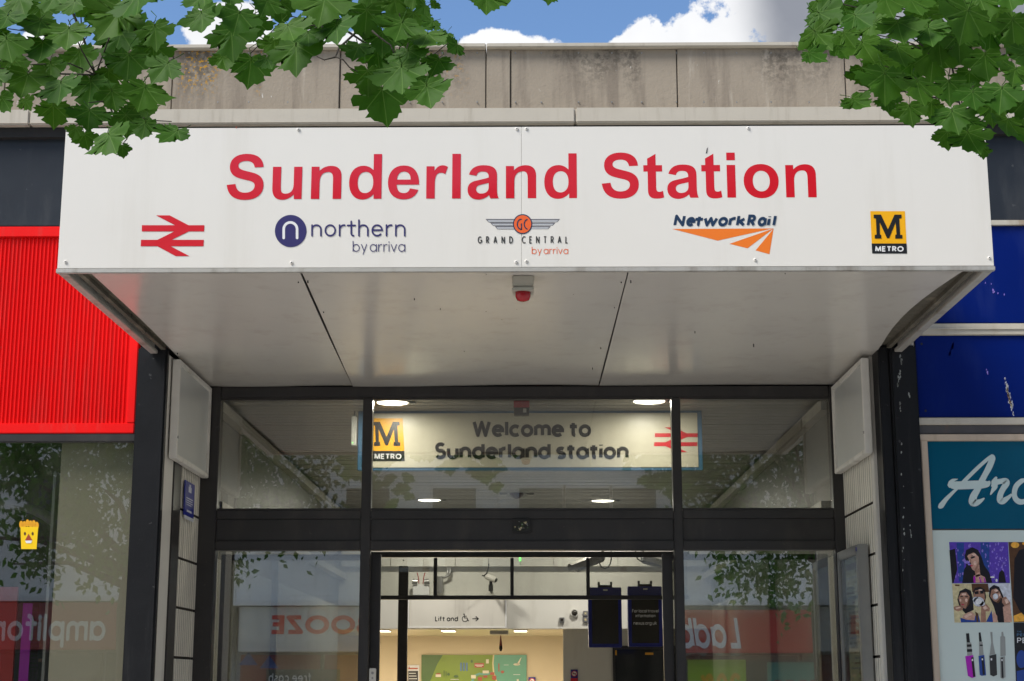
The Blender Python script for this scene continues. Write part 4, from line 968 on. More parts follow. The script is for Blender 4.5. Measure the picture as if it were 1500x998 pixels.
# mural
YM = YR + 2.48
mu = thing('map_mural', 'green and teal illustrated map mural on the far beige wall', 'mural', tuple(at(695, 1030, YM)))
a, b = at(617.5, 959.5, YM), at(771.5, 1075, YM)
MB().box(a.x, b.x, YM, YM + .018, b.z, a.z).build('board', M['ink_green'], mu)
lay = [('ink_darkgreen', [[(617.5, 959.5), (649, 959.5), (641, 972), (636, 984), (630, 998), (626, 1040), (617.5, 1040)]]),
       ('ink_sand', [[(722, 959.5), (771.5, 959.5), (771.5, 1040), (729, 1040), (727, 1000), (722, 985), (721, 972)]]),
       ('ink_sea', [[(724, 959.5), (771.5, 959.5), (771.5, 1040), (731, 1040), (729, 1000), (724, 985), (723, 972)]]),
       ('ink_river', [[(690, 998), (694, 989), (702, 985.5), (712, 987), (720, 984), (722, 986.5), (712, 990), (703, 988.5), (696, 992), (693, 1000)]]),
       ('ink_cream', [rect(638, 988, 646, 992), circ(757, 973.5, 5, 1.6), [(757, 973), (762, 965), (764, 963), (760, 974)], rect(707, 982.5, 716, 986.5), rect(690, 989, 697, 994), rect(712, 966, 716, 972), rect(757, 995, 760, 998)]),
       ('ink_skyblue', [rect(674 + 4.2 * i, 971, 676.6 + 4.2 * i, 983) for i in range(3)]),
       ('ink_brick', [rect(695, 971.5, 709, 978), circ(736, 984.5, 2.4, 2), rect(700, 992, 706, 997), rect(718, 985, 724, 989), rect(721, 990, 727, 996), rect(639, 986.5, 645, 988), rect(730, 972, 731.5, 984), rect(708, 989.5, 714, 993)]),
       ('ink_darkgreen', [circ(668, 991, 3.5, 2), circ(691, 969, 1.6, 2.2), rect(650, 982, 651, 991), rect(653, 984, 654, 991), circ(657, 988, 2, 2)]),
       ('ink_white', [rect(696, 974, 708, 975), rect(698, 976, 706, 976.6)]), ('ink_smoke', [rect(752, 988, 762, 988.8), rect(738, 974, 745, 974.6), rect(660, 995, 672, 995.7)])]
prnt(mu, YM, lay, 'map_print', .002, 1)
p0 = at(597, 975, YM)
t = thing('warning_notice', 'white notice with red heading and black text block left of the mural', 'notice', tuple(at(605, 1000, YM)))
a, b = at(597.5, 974.5, YM), at(613.5, 1030, YM); MB().box(a.x, b.x, YM, YM + .018, b.z, a.z).build('board', M['ink_smoke'], t)
prnt(t, YM, [('ink_brick', [rect(600, 978.5, 612, 980.5), [(597.8, 980.5), (600.8, 980.5), (599.3, 975.5)]]), ('ink_black', [rect(598, 983, 612.5, 1028)]), ('ink_smoke', [rect(599, 986 + 4 * i, 609 + (i % 3), 987 + 4 * i) for i in range(8)])], 'notice_print', .002, 1)
for (x0, y0_, x1, y1_, Y, lab) in ((836, 981, 846.5, 1003, YH + .598, 'no smoking sign on the white wall right of the mural'), (774, 992, 784.5, 1012, YM, 'low no smoking sign beside the right edge of the mural')):
    a, b = at(x0, y0_, Y), at(x1, y1_, Y); t = thing('no_smoking_sign', lab, 'sign', tuple(b), 'no smoking signs')
    MB().box(a.x, b.x, Y - .008, Y - .0005, b.z, a.z).build('plate', M['navy'], t)
    cx, cy = (x0 + x1) / 2, y0_ + 6
    prnt(t, Y - .008, [('ink_red', [circ(cx, cy, 4.4)]), ('ink_white', [circ(cx, cy, 3.4)]), ('ink_black', [rect(cx - 2.4, cy - .4, cx + 2.4, cy + .7)]), ('ink_red', [[(cx - 2.8, cy - 2), (cx - 2.2, cy - 2.6), (cx + 2.8, cy + 2), (cx + 2.2, cy + 2.6)], rect(x0, y0_ + 12.5, x1, y0_ + 18)])], 'sign_print', .001, 1)
# low ceiling lights
k = 0
for px, lab in ((561, 'lit ceiling strip at the far left of the low ceiling, behind the door post'), (657, 'lit ceiling strip above the left part of the map mural'), (762.5, 'lit ceiling strip above the right end of the map mural')):
    v = at(px, 923.8, 5) - cam.location; zz = zb0 + .135; kk = (zz - EYE) / v.z; p = cam.location + v * kk
    t = thing('ceiling_strip_light', lab, 'ceiling light', tuple(p), 'strip lights in the low ceiling')
    MB().box(p.x - .085, p.x + .085, p.y - .25, p.y + .25, zz - .006, zz + .002).build('tray', M['steel'], t)
    MB().box(p.x - .075, p.x + .075, p.y - .22, p.y + .22, zz - .012, zz - .0065).build('diffuser', M['lamp_far'], t)
    l = bpy.data.lights.new('strip_glow', 'AREA'); l.shape = 'RECTANGLE'; l.size = .15; l.size_y = .4; l.energy = 40; l.color = (1, .84, .60)
    lo = bpy.data.objects.new('strip_glow', l); COL.objects.link(lo); lo.location = (p.x, p.y, zz - .02)
YS = YR
p = at(731, 926, YH + .5); t = thing('air_vent_unit', 'long grey fan unit under the low ceiling right of centre', 'vent', tuple(p))
MB().box(p.x - .085, p.x + .085, YH + .5, YH + .62, p.z - .02, p.z + .016).build('case', M['offwhite'], t, bevel=.004)
mb = MB(); [mb.box(p.x - .075, p.x + .075, YH + .497, YH + .4995, p.z - .014 + i * .008, p.z - .011 + i * .008) for i in range(3)]; mb.build('louvre', M['steel'], t)
p = at(733.5, 950, YH + .5); t = thing('hanging_camera', 'small dark red pendant camera hanging below the fan unit', 'camera', tuple(p))
mb = MB(); mb.tube([at(733.5, 931, YH + .5), at(733.5, 938, YH + .5), at(733.5, 946, YH + .5)], [.004, .008, .014], 10); mb.build('stem', M['maroon'], t, smooth=True)
mb = MB(); mb.tube([at(733.5, 946, YH + .5), at(733.5, 950, YH + .5), at(733.5, 954, YH + .5)], [.014, .017, .008], 12); mb.build('lens_ball', M['rubber'], t, smooth=True)

# ================================================================== notices in the recess
yy = YD - .32
p0, p1 = at(264, 704, yy), at(280, 762, yy)
t = thing('blue_notice', 'small navy notice with white print on the left tiled wall below the sign box', 'notice', (XL + .02, yy, p1.z))
ya, yb_ = YB + .46, YB + .68
za_, zb_ = at(265, 703, ya).z, at(265, 754, ya).z
MB().box(XL + .0105, XL + .016, ya, yb_, zb_, za_).build('plate', M['navy'], t, bevel=.001)
mb = MB()
hh = za_ - zb_
for i, (a0, a1, z0_, z1_) in enumerate(((.35, .65, .70, .86), (.42, .58, .86, .93), (.15, .85, .50, .53), (.15, .8, .44, .46), (.15, .85, .38, .40), (.2, .7, .32, .34), (.25, .75, .12, .18), (0, 1, -.10, 0))):
    mb.box(XL + .0161, XL + .0168, ya + (yb_ - ya) * a0, ya + (yb_ - ya) * a1, zb_ + hh * z0_, zb_ + hh * z1_)
mb.build('notice_print', M['ink_smoke'], t)
# timetable case on the right tiled wall
yc0, yc1 = YB + .30, YD - .10
zt_ = at(1292, 797, yc0).z
t = thing('timetable_case', 'grey metal timetable case with glazed front on the right tiled wall', 'notice case', (XR, yc0, zt_ - 1.1))
xc = XR - .062; fw = .045; zb_ = zt_ - 1.1
for (a, b, c, d) in ((yc0, yc0 + fw, zb_, zt_), (yc1 - fw, yc1, zb_, zt_), (yc0 + fw + .001, yc1 - fw - .001, zt_ - fw, zt_), (yc0 + fw + .001, yc1 - fw - .001, zb_, zb_ + fw)):
    MB().box(xc, XR - .011, a, b, c, d).build('frame_bar', M['steel'], t, bevel=.004)
MB().box(xc + .030, XR - .011, yc0 + fw, yc1 - fw, zb_ + fw, zt_ - fw).build('backing', M['poster'], t)
mb = MB(); xp = xc + .028
for r_ in range(34):
    z = zt_ - .12 - r_ * .024
    for c_ in range(5):
        if rnd.random() < .75: mb.box(xp, xp + .001, yc0 + .07 + c_ * .095, yc0 + .07 + c_ * .095 + rnd.uniform(.05, .085), z, z + .010, r_ % 2)
mb.box(xp, xp + .001, yc0 + .07, yc1 - .08, zt_ - .10, zt_ - .07, 2)
mb.build('timetable_print', [M['ink_grey'], M['ink_skyblue'], M['ink_navy']], t)
MB().box(xc + .006, xc + .009, yc0 + fw, yc1 - fw, zb_ + fw, zt_ - fw).build('pane', M['glass_low'], t)
mb = MB(); mb.tube([(xc - .0005, yc0 + .022, zt_ - .022), (xc - .003, yc0 + .022, zt_ - .022)], .010, 14); mb.build('badge', M['navy'], t)

# ================================================================== left shop
lsx1 = PX(198, 600, YB); lsx0 = -6.1
sh = thing('red_shop_front', 'shop front with bright red corrugated fascia above a dark display window', 'shop front', (-2.6, YB, 0))
z_t, z_b = PZ(331, YB, 100), PZ(635, YB, 100)
MB().box(lsx0, -1.5, YB + .0, YB + .05, PZ(345, YB), z_t - .002).build('top_rail', M['red'], sh, bevel=.004)
MB().box(lsx0, lsx1, YB + .0, YB + .05, z_b, z_b + .048).build('bottom_rail', M['red'], sh, bevel=.004)
MB().box(lsx1 - .040, lsx1, YB + .001, YB + .05, z_b + .049, PZ(346, YB)).build('side_rail', M['red'], sh, bevel=.004)
mb = MB(); x = lsx0; prof = []; pit = .0187
while x < lsx1 - .041:
    prof += [(x, .020), (x + pit * .30, .020), (x + pit * .38, .0125), (x + pit * .62, .0125), (x + pit * .70, .020)]; x += pit
prof.append((min(x, lsx1 - .041), .02))
zz0, zz1 = z_b + .0485, PZ(345.5, YB)
vs = [(x, YB + y, zz0) for x, y in prof] + [(x, YB + y, zz1) for x, y in prof]; n = len(prof)
vs += [(x, YB + .045, zz0) for x, y in prof] + [(x, YB + .045, zz1) for x, y in prof]
mb.add(vs, [(i, i + 1, n + i + 1, n + i) for i in range(n - 1)] + [(2 * n + i, 3 * n + i, 3 * n + i + 1, 2 * n + i + 1) for i in range(n - 1)])
mb.build('corrugated_sheet', M['red'], sh)
MB().box(lsx0, lsx1 + .02, YB + .003, YB + .06, PZ(646, YB), z_b - .001).build('window_head', M['black'], sh, bevel=.003)
gx1 = PX(188, 900, YB + .02)
MB().box(gx1, PX(199, 900, YB) + .03, YB + .004, YB + .06, 0, PZ(646, YB) - .001).build('window_jamb', M['black'], sh, bevel=.003)
zw = PZ(646, YB) - .001
MB().box(lsx0, gx1 - .0005, YB + .024, YB + .030, .4, zw).build('window_pane', M['glass_shop'], sh)
MB().box(lsx0, gx1, YB, YB + .1, 0, .399).build('stall_riser', M['red'], sh)
# inside of left shop
MB().box(PX(82, 800, YB + .09), gx1 + .012, YB + .09, YB + .13, 0, zw + .02).build('display_partition', M['blind'], sh)
MB().box(PX(72, 800, YB + .14), PX(76, 800, YB + .14), YB + .14, YB + .26, 0, PZ(690, YB + .14)).build('partition_post', M['steel'], sh)
MB().box(lsx0, gx1, YB + 3.5, YB + 3.6, 0, 3).build('back_wall', M['screen'], sh)
MB().box(lsx0 - .1, lsx0, YB + .02, YB + 3.6, 0, 3).build('end_wall', M['screen'], sh)
MB().box(gx1 + .02, gx1 + .045, YB + .27, YB + 3.6, 0, 3).build('party_wall', M['screen'], sh)
MB().box(lsx0, gx1 + .04, YB + .06, YB + 3.6, zw + .03, zw + .09).build('shop_ceiling', M['void'], sh)
MB().box(lsx0, gx1, YB + .1, YB + 3.5, .012, .02).build('shop_floor', M['maroon'], sh)
mb = MB(); mb.tube([(PX(-60 + i * 14, 745 + (i - 4) ** 2 * .9, YB + 1.8), YB + 1.8, at(40, 738 + (i - 5) ** 2 * 1.1, YB + 1.8).z) for i in range(11)], .03, 8); mb.build('arched_hoop', M['grey_render'], sh, smooth=True)
for px0, px1, py0, py1, mm in ((0, 11, 860, 1100, 'bgred'), (34, 48, 884, 1100, 'ink_magenta'), (48, 58, 884, 1100, 'ink_brown'), (58, 72, 884, 905, 'ink_purple'), (56, 64, 951, 965, 'ink_skyblue'), (56, 65, 970, 1100, 'ink_lime')):
    a, b = at(px0, py0, YB + .6), at(px1, py1, YB + .6); MB().box(a.x, b.x, YB + .6, YB + .62, max(b.z, .3), a.z).build('display_card', M[mm], sh)
# cheerful chips sticker on the glass
YG = YB + .0235
st = thing('chips_sticker', 'yellow chip box sticker with a smiling face on the left shop window', 'sticker', tuple(at(42, 804, YG)))
prnt(st, YG, [('ink_chip', [circ(31 + i * 4.6, 770 + (i % 2) * 1.5 - (4 - abs(i - 2.5)) * 1.0, 2.8, 5.5, 14) for i in range(6)]), ('ink_chipyellow', [[(30, 772), (56, 772), (53.5, 804.5), (31, 804.5)]]),
              ('ink_brown', [circ(36.5, 782, 1.6, 2.6, 14), circ(47.8, 782, 1.6, 2.6, 14)]), ('ink_brick', [[(41.8, 782), (36.5, 792), (47.5, 792)]]), ('ink_white', [[(36.8, 792), (47.2, 792), (45.5, 796), (38.5, 796)]])], 'sticker_print', .0004, 0)

# ================================================================== right shop
rs = thing('blue_shop_front', 'shop front with royal blue panels above a teal sign board and pale poster window', 'shop front', (2.5, YB, 0))
rx1 = 6.1
def rb(px0, px1, py0, py1, m, name, y0=YB, y1=YB + .05, bev=.002, xl=None):
    a = at(px0, py0, y0); b = at(px1 if px1 else px0, py1, y0)
    return MB().box(xl if xl is not None else a.x, rx1 if px1 is None else b.x, y0, y1, b.z, a.z).build(name, M[m], rs, bevel=bev)
rb(1440, None, 322.5, 330, 'trim', 'metal_trim', YB - .01, xl=1.5)
rb(1360, None, 331, 473.5, 'blue', 'blue_panel', YB + .004, xl=1.5)
rb(1340, None, 474, 491, 'trim', 'metal_trim', YB - .010, bev=.004, xl=PX(1335, 480, YB))
rb(1340, None, 480, 483, 'trim', 'metal_bead', YB - .016, YB - .011, xl=PX(1338, 480, YB))
rb(1340, None, 491.5, 611.5, 'blue', 'blue_panel', YB + .003)
rb(1336, None, 612, 622.5, 'trim', 'metal_trim', YB - .010, bev=.003)
rb(1336, None, 623, 635.5, 'rust', 'rusty_rail', YB - .002)
rb(1336, None, 636, 646, 'cream', 'timber_trim', YB - .012, bev=.003)
z1 = PZ(646.3, YB); xa = PX(1343, 700, YB - .012); xb = PX(1350.5, 700, YB - .012)
MB().box(PX(1336, 560, YB), PX(1341, 560, YB), YB - .008, YB + .05, PZ(611.5, YB), PZ(491.5, YB)).build('metal_trim', M['trim'], rs, bevel=.002)
MB().box(PX(1368.5, 998, YB) - .005, PX(1368.5, 998, YB) + .026, YB - .012, YB + .05, 0, z1).build('timber_trim', M['cream'], rs, bevel=.003)
xe = PX(1368.5, 998, YB) + .0265
zt1 = PZ(775.5, YB); 
MB().box(xe, rx1, YB + .004, YB + .03, zt1, z1 - .003).build('sign_board', M['teal'], rs, bevel=.001)
MB().box(xe, rx1, YB + .003, YB + .03, zt1 - .005, zt1 - .001).build('board_joint', M['black'], rs)
MB().box(xe, rx1, YB + .004, YB + .03, .3, zt1 - .006).build('poster_window', M['poster'], rs)
MB().box(xe, rx1, YB + .0, YB + .03, 0, .299).build('stall_riser', M['blue'], rs)
# scrapes and fixings on the blue panels
def scrape(x0, y0, x1, y1, wd, n, seed):
    r_ = random.Random(seed); o_ = []
    for i in range(n):
        t_ = r_.random(); a_ = math.sin(math.pi * t_) * wd; cx = x0 + (x1 - x0) * t_ + r_.uniform(-1, 1) * a_; cy = y0 + (y1 - y0) * t_
        q = r_.uniform(.4, 1.5); o_.append([(cx + q * r_.uniform(.5, 1) * math.cos(k * 1.05), cy + q * r_.uniform(1, 2.4) * math.sin(k * 1.05)) for k in range(6)])
    return o_
prnt(rs, YB + .003, [('ink_violet', scrape(1390, 522, 1397, 503, 2.2, 22, 1)), ('ink_smoke', scrape(1472, 555, 1485, 609, 3.4, 46, 2)), ('ink_sand', scrape(1474, 564, 1482, 600, 1.6, 24, 3)), ('ink_brown', scrape(1475, 570, 1480, 590, 1.0, 9, 4)),
     ('ink_black', [circ(1350, 504, 1.8, 2, 10), circ(1356, 602, 1.8, 2, 10)]), ('ink_violet', scrape(1445, 541, 1447, 548, .5, 4, 5) + scrape(1420, 400, 1480, 440, 9, 7, 6))], 'paint_scrape', .0003, 0)['kind'] = 'stuff'
prnt(sb, YB - .0305, [('ink_steel', scrape(1318, 518, 1321, 535, 1.5, 12, 7) + scrape(1319, 542, 1315, 566, 2, 20, 8) + scrape(1318, 588, 1320, 606, 1, 9, 9) + scrape(1333, 768, 1335, 788, .8, 8, 10) + scrape(1320, 640, 1326, 900, 3, 14, 11) + scrape(1331, 577, 1333, 582, .6, 4, 12))], 'paint_flake', .0003, 0)['kind'] = 'stuff'
# script lettering "Arc..." on the teal board (drawn from zoom units: 7.13 per px)
ca = lambda x, y: (1340 + x / 7.131, 640 + y / 7.131)
def rib(mb, pts, ws, Y, lay_):
    P0 = [Vector(p) for p in pts]; P1 = []; W1 = []
    for i in range(len(P0) - 1):
        a_, b_, c_, d_ = P0[max(i - 1, 0)], P0[i], P0[i + 1], P0[min(i + 2, len(P0) - 1)]
        for j in range(5):
            t_ = j / 5; P1.append(.5 * ((2 * b_) + (c_ - a_) * t_ + (2 * a_ - 5 * b_ + 4 * c_ - d_) * t_ ** 2 + (3 * b_ - a_ - 3 * c_ + d_) * t_ ** 3)); W1.append(ws[i] + (ws[i + 1] - ws[i]) * t_)
    P1.append(P0[-1]); W1.append(ws[-1]); ws = W1
    P = [Vector(ca(*p)) for p in P1]; L_, R_ = [], []
    for i, p in enumerate(P):
        d = (P[min(i + 1, len(P) - 1)] - P[max(i - 1, 0)]).normalized(); n_ = Vector((-d.y, d.x)) * ws[i] / 7.131 / 2
        L_.append(p + n_); R_.append(p - n_)
    for i in range(len(P) - 1): mb.poly([at(q.x, q.y, Y - .0003 * lay_) for q in (L_[i], L_[i + 1], R_[i + 1], R_[i])])
Yt = YB + .0025
mb = MB()
rib(mb, [(247, 742), (275, 720), (330, 650), (420, 560), (520, 460), (620, 360), (700, 285), (770, 225), (812, 192)], [18, 60, 44, 30, 40, 40, 38, 36, 26], Yt, 0)
rib(mb, [(800, 190), (812, 225), (775, 320), (735, 395), (690, 480), (650, 560), (615, 620), (605, 680), (640, 690), (690, 668), (728, 640)], [24, 62, 66, 60, 64, 66, 76, 84, 70, 40, 10], Yt, 1)
rib(mb, [(350, 520), (380, 505), (450, 508), (600, 502), (700, 498), (760, 490), (785, 462)], [30, 74, 84, 88, 84, 66, 10], Yt, 2)
rib(mb, [(350, 515), (370, 480), (400, 455), (450, 442)], [14, 40, 34, 4], Yt, 3)
rib(mb, [(790, 606), (812, 565), (835, 520), (830, 470), (855, 418)], [10, 34, 62, 60, 16], Yt, 0)
rib(mb, [(800, 520), (840, 480), (900, 465), (950, 462), (955, 490), (925, 540), (895, 600), (890, 660), (920, 672), (970, 640), (1015, 600)], [8, 60, 54, 62, 70, 60, 60, 66, 66, 44, 20], Yt, 1)
rib(mb, [(1180, 450), (1120, 460), (1060, 515), (1040, 590), (1055, 650), (1100, 680), (1160, 670), (1230, 630), (1300, 560)], [20, 50, 56, 52, 56, 60, 50, 34, 14], Yt, 2)
mb.build('script_lettering', M['ink_paleteal'], rs)

# posters printed on the pale window
Yp = YB + .0035
cp = lambda x, y: (1340 + x / 4.575, 780 + y / 4.575)
def P(*pts): return [cp(*p) for p in pts]
def E(cx, cy, rx, ry, n=20): return [cp(cx + rx * math.cos(2 * math.pi * i / n), cy + ry * math.sin(2 * math.pi * i / n)) for i in range(n)]
r2 = random.Random(3)
spark = [E(r2.uniform(260, 625), r2.uniform(75, 330), r2.uniform(2, 7), r2.uniform(3, 12), 8) for _ in range(110)]
pt = thing('night_photo_poster', 'purple poster photo of a long haired woman above the group photo', 'poster', tuple(at(1435, 855, Yp)))
prnt(pt, Yp, [('ink_purple', [P((230, 65), (625, 65), (638, 340), (250, 342))]), ('ink_blue', [P((280, 70), (330, 70), (330, 330), (295, 330)), P((440, 68), (500, 68), (500, 335), (450, 335))]),
              ('ink_violet', spark), ('ink_hair', [P((232, 120), (270, 110), (285, 250), (260, 340), (250, 342)), P((335, 160), (345, 118), (385, 100), (425, 118), (450, 170), (465, 220), (500, 270), (520, 338), (318, 340), (330, 250), (345, 225)), P((560, 338), (565, 270), (585, 250), (600, 270), (612, 338))]),
              ('ink_skin', [P((352, 160), (372, 132), (400, 138), (428, 165), (432, 205), (420, 245), (405, 262), (385, 248), (375, 225), (378, 205), (366, 190)), P((395, 290), (430, 280), (470, 300), (480, 336), (395, 338)), P((400, 245), (432, 215), (440, 290), (410, 300))]),
              ('ink_hair', [P((372, 168), (400, 158), (404, 168), (380, 178)), P((378, 158), (405, 148), (404, 153), (380, 162)), P((355, 160), (372, 130), (395, 135), (360, 150))]),
              ('ink_skin2', [P((405, 262), (420, 245), (432, 205), (430, 190), (418, 215), (400, 250)), P((366, 190), (372, 172), (378, 190), (374, 205)), P((402, 262), (432, 240), (436, 262), (406, 282))]), ('ink_skinlit', [E(398, 150, 14, 8), E(404, 205, 9, 14), P((364, 186), (370, 188), (368, 202), (362, 200))]), ('ink_lips', [E(381, 224, 9, 5)]), ('ink_magenta', [P((392, 300), (405, 290), (408, 338), (396, 338)), P((430, 300), (436, 300), (450, 338), (440, 338)), P((460, 300), (466, 304), (478, 336), (468, 336))]), ('ink_violet', [E(365, 215, 10, 6), E(350, 200, 18, 10), E(330, 188, 12, 8), P((575, 240), (585, 215), (592, 240))]), ('ink_white', [E(520, 300, 16, 5), E(548, 322, 7, 10)])], 'photo_print', .0002, 1)
pt = thing('group_photo_poster', 'poster photo of three people blowing vapour, below the purple poster photo', 'poster', tuple(at(1440, 911, Yp)))
prnt(pt, Yp, [('ink_sand', [P((250, 344), (640, 342), (655, 603), (266, 605))]), ('ink_smoke', [P((480, 343), (640, 342), (652, 560), (560, 520), (500, 430))]), ('ink_brown', [rect(*cp(270 + 0, 350), *cp(300, 360)), P((380, 345), (490, 344), (500, 400), (385, 400))]),
              ('ink_hair', [P((285, 450), (300, 395), (340, 375), (375, 390), (390, 440), (395, 520), (340, 545), (300, 500)), P((390, 400), (405, 372), (440, 365), (470, 385), (478, 430), (470, 480), (400, 480)), P((497, 430), (500, 375), (530, 352), (565, 365), (590, 420), (610, 470), (600, 520), (640, 604), (560, 604), (530, 500))]),
              ('ink_skin2', [P((292, 440), (310, 405), (345, 400), (368, 430), (365, 480), (340, 512), (310, 500)), P((392, 420), (405, 390), (440, 382), (466, 400), (470, 450), (455, 500), (420, 500), (398, 470)), P((505, 430), (515, 385), (545, 375), (570, 400), (585, 440), (560, 475), (530, 460)), P((260, 500), (300, 490), (325, 500), (320, 520), (290, 530), (265, 520)), P((445, 500), (480, 480), (505, 510), (500, 530), (475, 530), (478, 602), (442, 602)), P((585, 440), (610, 430), (640, 470), (640, 500), (605, 500), (585, 470))]),
              ('ink_skin', [P((305, 602), (330, 550), (380, 530), (410, 560), (425, 602)), P((500, 602), (530, 530), (552, 560), (555, 602)), P((590, 500), (640, 480), (652, 600), (600, 604))]),
              ('ink_blue', [P((305, 572), (345, 585), (400, 590), (405, 560), (425, 545), (440, 602), (310, 604)), P((478, 600), (515, 525), (525, 602))]), ('ink_hair', [P((400, 398), (426, 392), (428, 412), (404, 416)), P((436, 392), (462, 390), (462, 410), (440, 412)), P((305, 428), (322, 426), (322, 433), (306, 434)), P((338, 428), (356, 428), (356, 434), (338, 434)), P((520, 415), (536, 408), (538, 414), (522, 420)), P((545, 400), (560, 396), (562, 402), (548, 406))]),
              ('ink_skinlit', [E(330, 415, 16, 8), E(345, 455, 9, 12), E(306, 455, 6, 10), E(440, 386, 14, 5), E(545, 390, 14, 8), E(568, 420, 6, 10), P((455, 505), (475, 490), (490, 510), (468, 520)), P((600, 450), (620, 445), (630, 470), (612, 480)), P((330, 560), (375, 540), (385, 552), (340, 575)), P((270, 505), (300, 498), (310, 506), (278, 515))]), ('ink_brown', [P((365, 480), (368, 430), (360, 450), (350, 490), (340, 510)), P((455, 500), (470, 450), (462, 455), (448, 495)), P((585, 440), (560, 475), (545, 470), (572, 440)), P((405, 530), (425, 545), (425, 602), (415, 602))]), ('ink_lips', [E(322, 484, 10, 4)]), ('ink_smoke', [E(428, 465, 36, 32), E(410, 450, 22, 18), E(450, 478, 20, 16), E(541, 430, 18, 20)]), ('ink_white', [E(428, 462, 22, 20), E(541, 430, 10, 12)])], 'photo_print', .0002, 1)
pt = thing('vape_pen_poster', 'printed row of four vape pens at the foot of the poster window', 'poster', tuple(at(1443, 998, Yp)))
prnt(pt, Yp, [('ink_black', [P((343, 678), (364, 676), (370, 738), (348, 738)), P((428, 672), (441, 670), (450, 732), (432, 734))]), ('ink_steel', [P((347, 740), (378, 738), (386, 822), (352, 826)), P((430, 736), (454, 734), (462, 822), (432, 824)), P((506, 668), (520, 668), (524, 740), (540, 815), (502, 822), (512, 740)), P((581, 668), (592, 666), (596, 695), (606, 700), (610, 826), (574, 832), (573, 700), (581, 694))]),
              ('ink_black', [P((348, 752), (380, 750), (381, 766), (350, 768)), P((350, 784), (384, 782), (385, 800), (351, 802)), P((436, 752), (456, 752), (456, 762), (436, 762))]),
              ('ink_magenta', [P((338, 830), (392, 822), (408, 968), (384, 977), (356, 962))]), ('ink_blue', [P((427, 828), (466, 822), (478, 958), (448, 962), (436, 956))]), ('ink_grey', [P((500, 826), (546, 816), (552, 955), (528, 966), (506, 956))]), ('ink_steel', [P((571, 838), (604, 830), (608, 970), (590, 982), (574, 974))]),
              ('ink_black', [P((378, 838), (394, 836), (406, 966), (392, 970)), P((446, 836), (460, 834), (470, 952), (456, 956)), P((578, 840), (590, 838), (596, 974), (582, 976))]), ('ink_white', [P((381, 850), (391, 848), (392, 862), (382, 863)), P((448, 846), (457, 845), (458, 856), (449, 857)), P((508, 845), (518, 843), (519, 858), (509, 859)), P((580, 850), (588, 849), (589, 862), (581, 863))])], 'pen_print', .0002, 1)
pt = thing('amber_photo_poster', 'brown and amber poster with dark figure at the right edge of the poster window', 'poster', tuple(at(1490, 911, Yp)))
prnt(pt, Yp, [('ink_brown', [P((627, 65), (1100, 65), (1100, 600), (662, 603))]), ('ink_amber', [E(672, 85, 28, 20), P((662, 560), (735, 530), (735, 596), (664, 600))]), ('ink_hair', [P((668, 180), (700, 120), (760, 100), (1000, 110), (1000, 560), (760, 590), (700, 520), (660, 440))]), ('ink_chip', [E(735, 75, 14, 10)])], 'photo_print', .0002, 1)
pt = thing('pen_advert_poster', 'dark blue advert panel with white PE lettering below the amber poster', 'poster', tuple(at(1492, 998, Yp)))
prnt(pt, Yp, [('ink_black', [P((662, 605), (1100, 602), (1100, 1300), (690, 1300))]), ('ink_blue', [P((683, 930), (1100, 840), (1100, 1300), (690, 1300)), E(715, 850, 34, 60)])], 'advert_print', .0002, 1)
x0, yb_ = cp(686, 742); x1, yc_ = cp(790, 706); word('PEN', 'ink_white', x0, x1, yb_, yc_, pt, Yp - .0008, name='advert_lettering', wt=.13)
x0, yb_ = cp(684, 696); x1, yc_ = cp(770, 678); word('PERS', 'ink_skyblue', x0, x1, yb_, yc_, pt, Yp - .0008, name='advert_lettering', wt=.16)
x0, yb_ = cp(684, 671); x1, yc_ = cp(716, 660); word('THE', 'ink_skyblue', x0, x1, yb_, yc_, pt, Yp - .0008, name='advert_lettering', wt=.16)

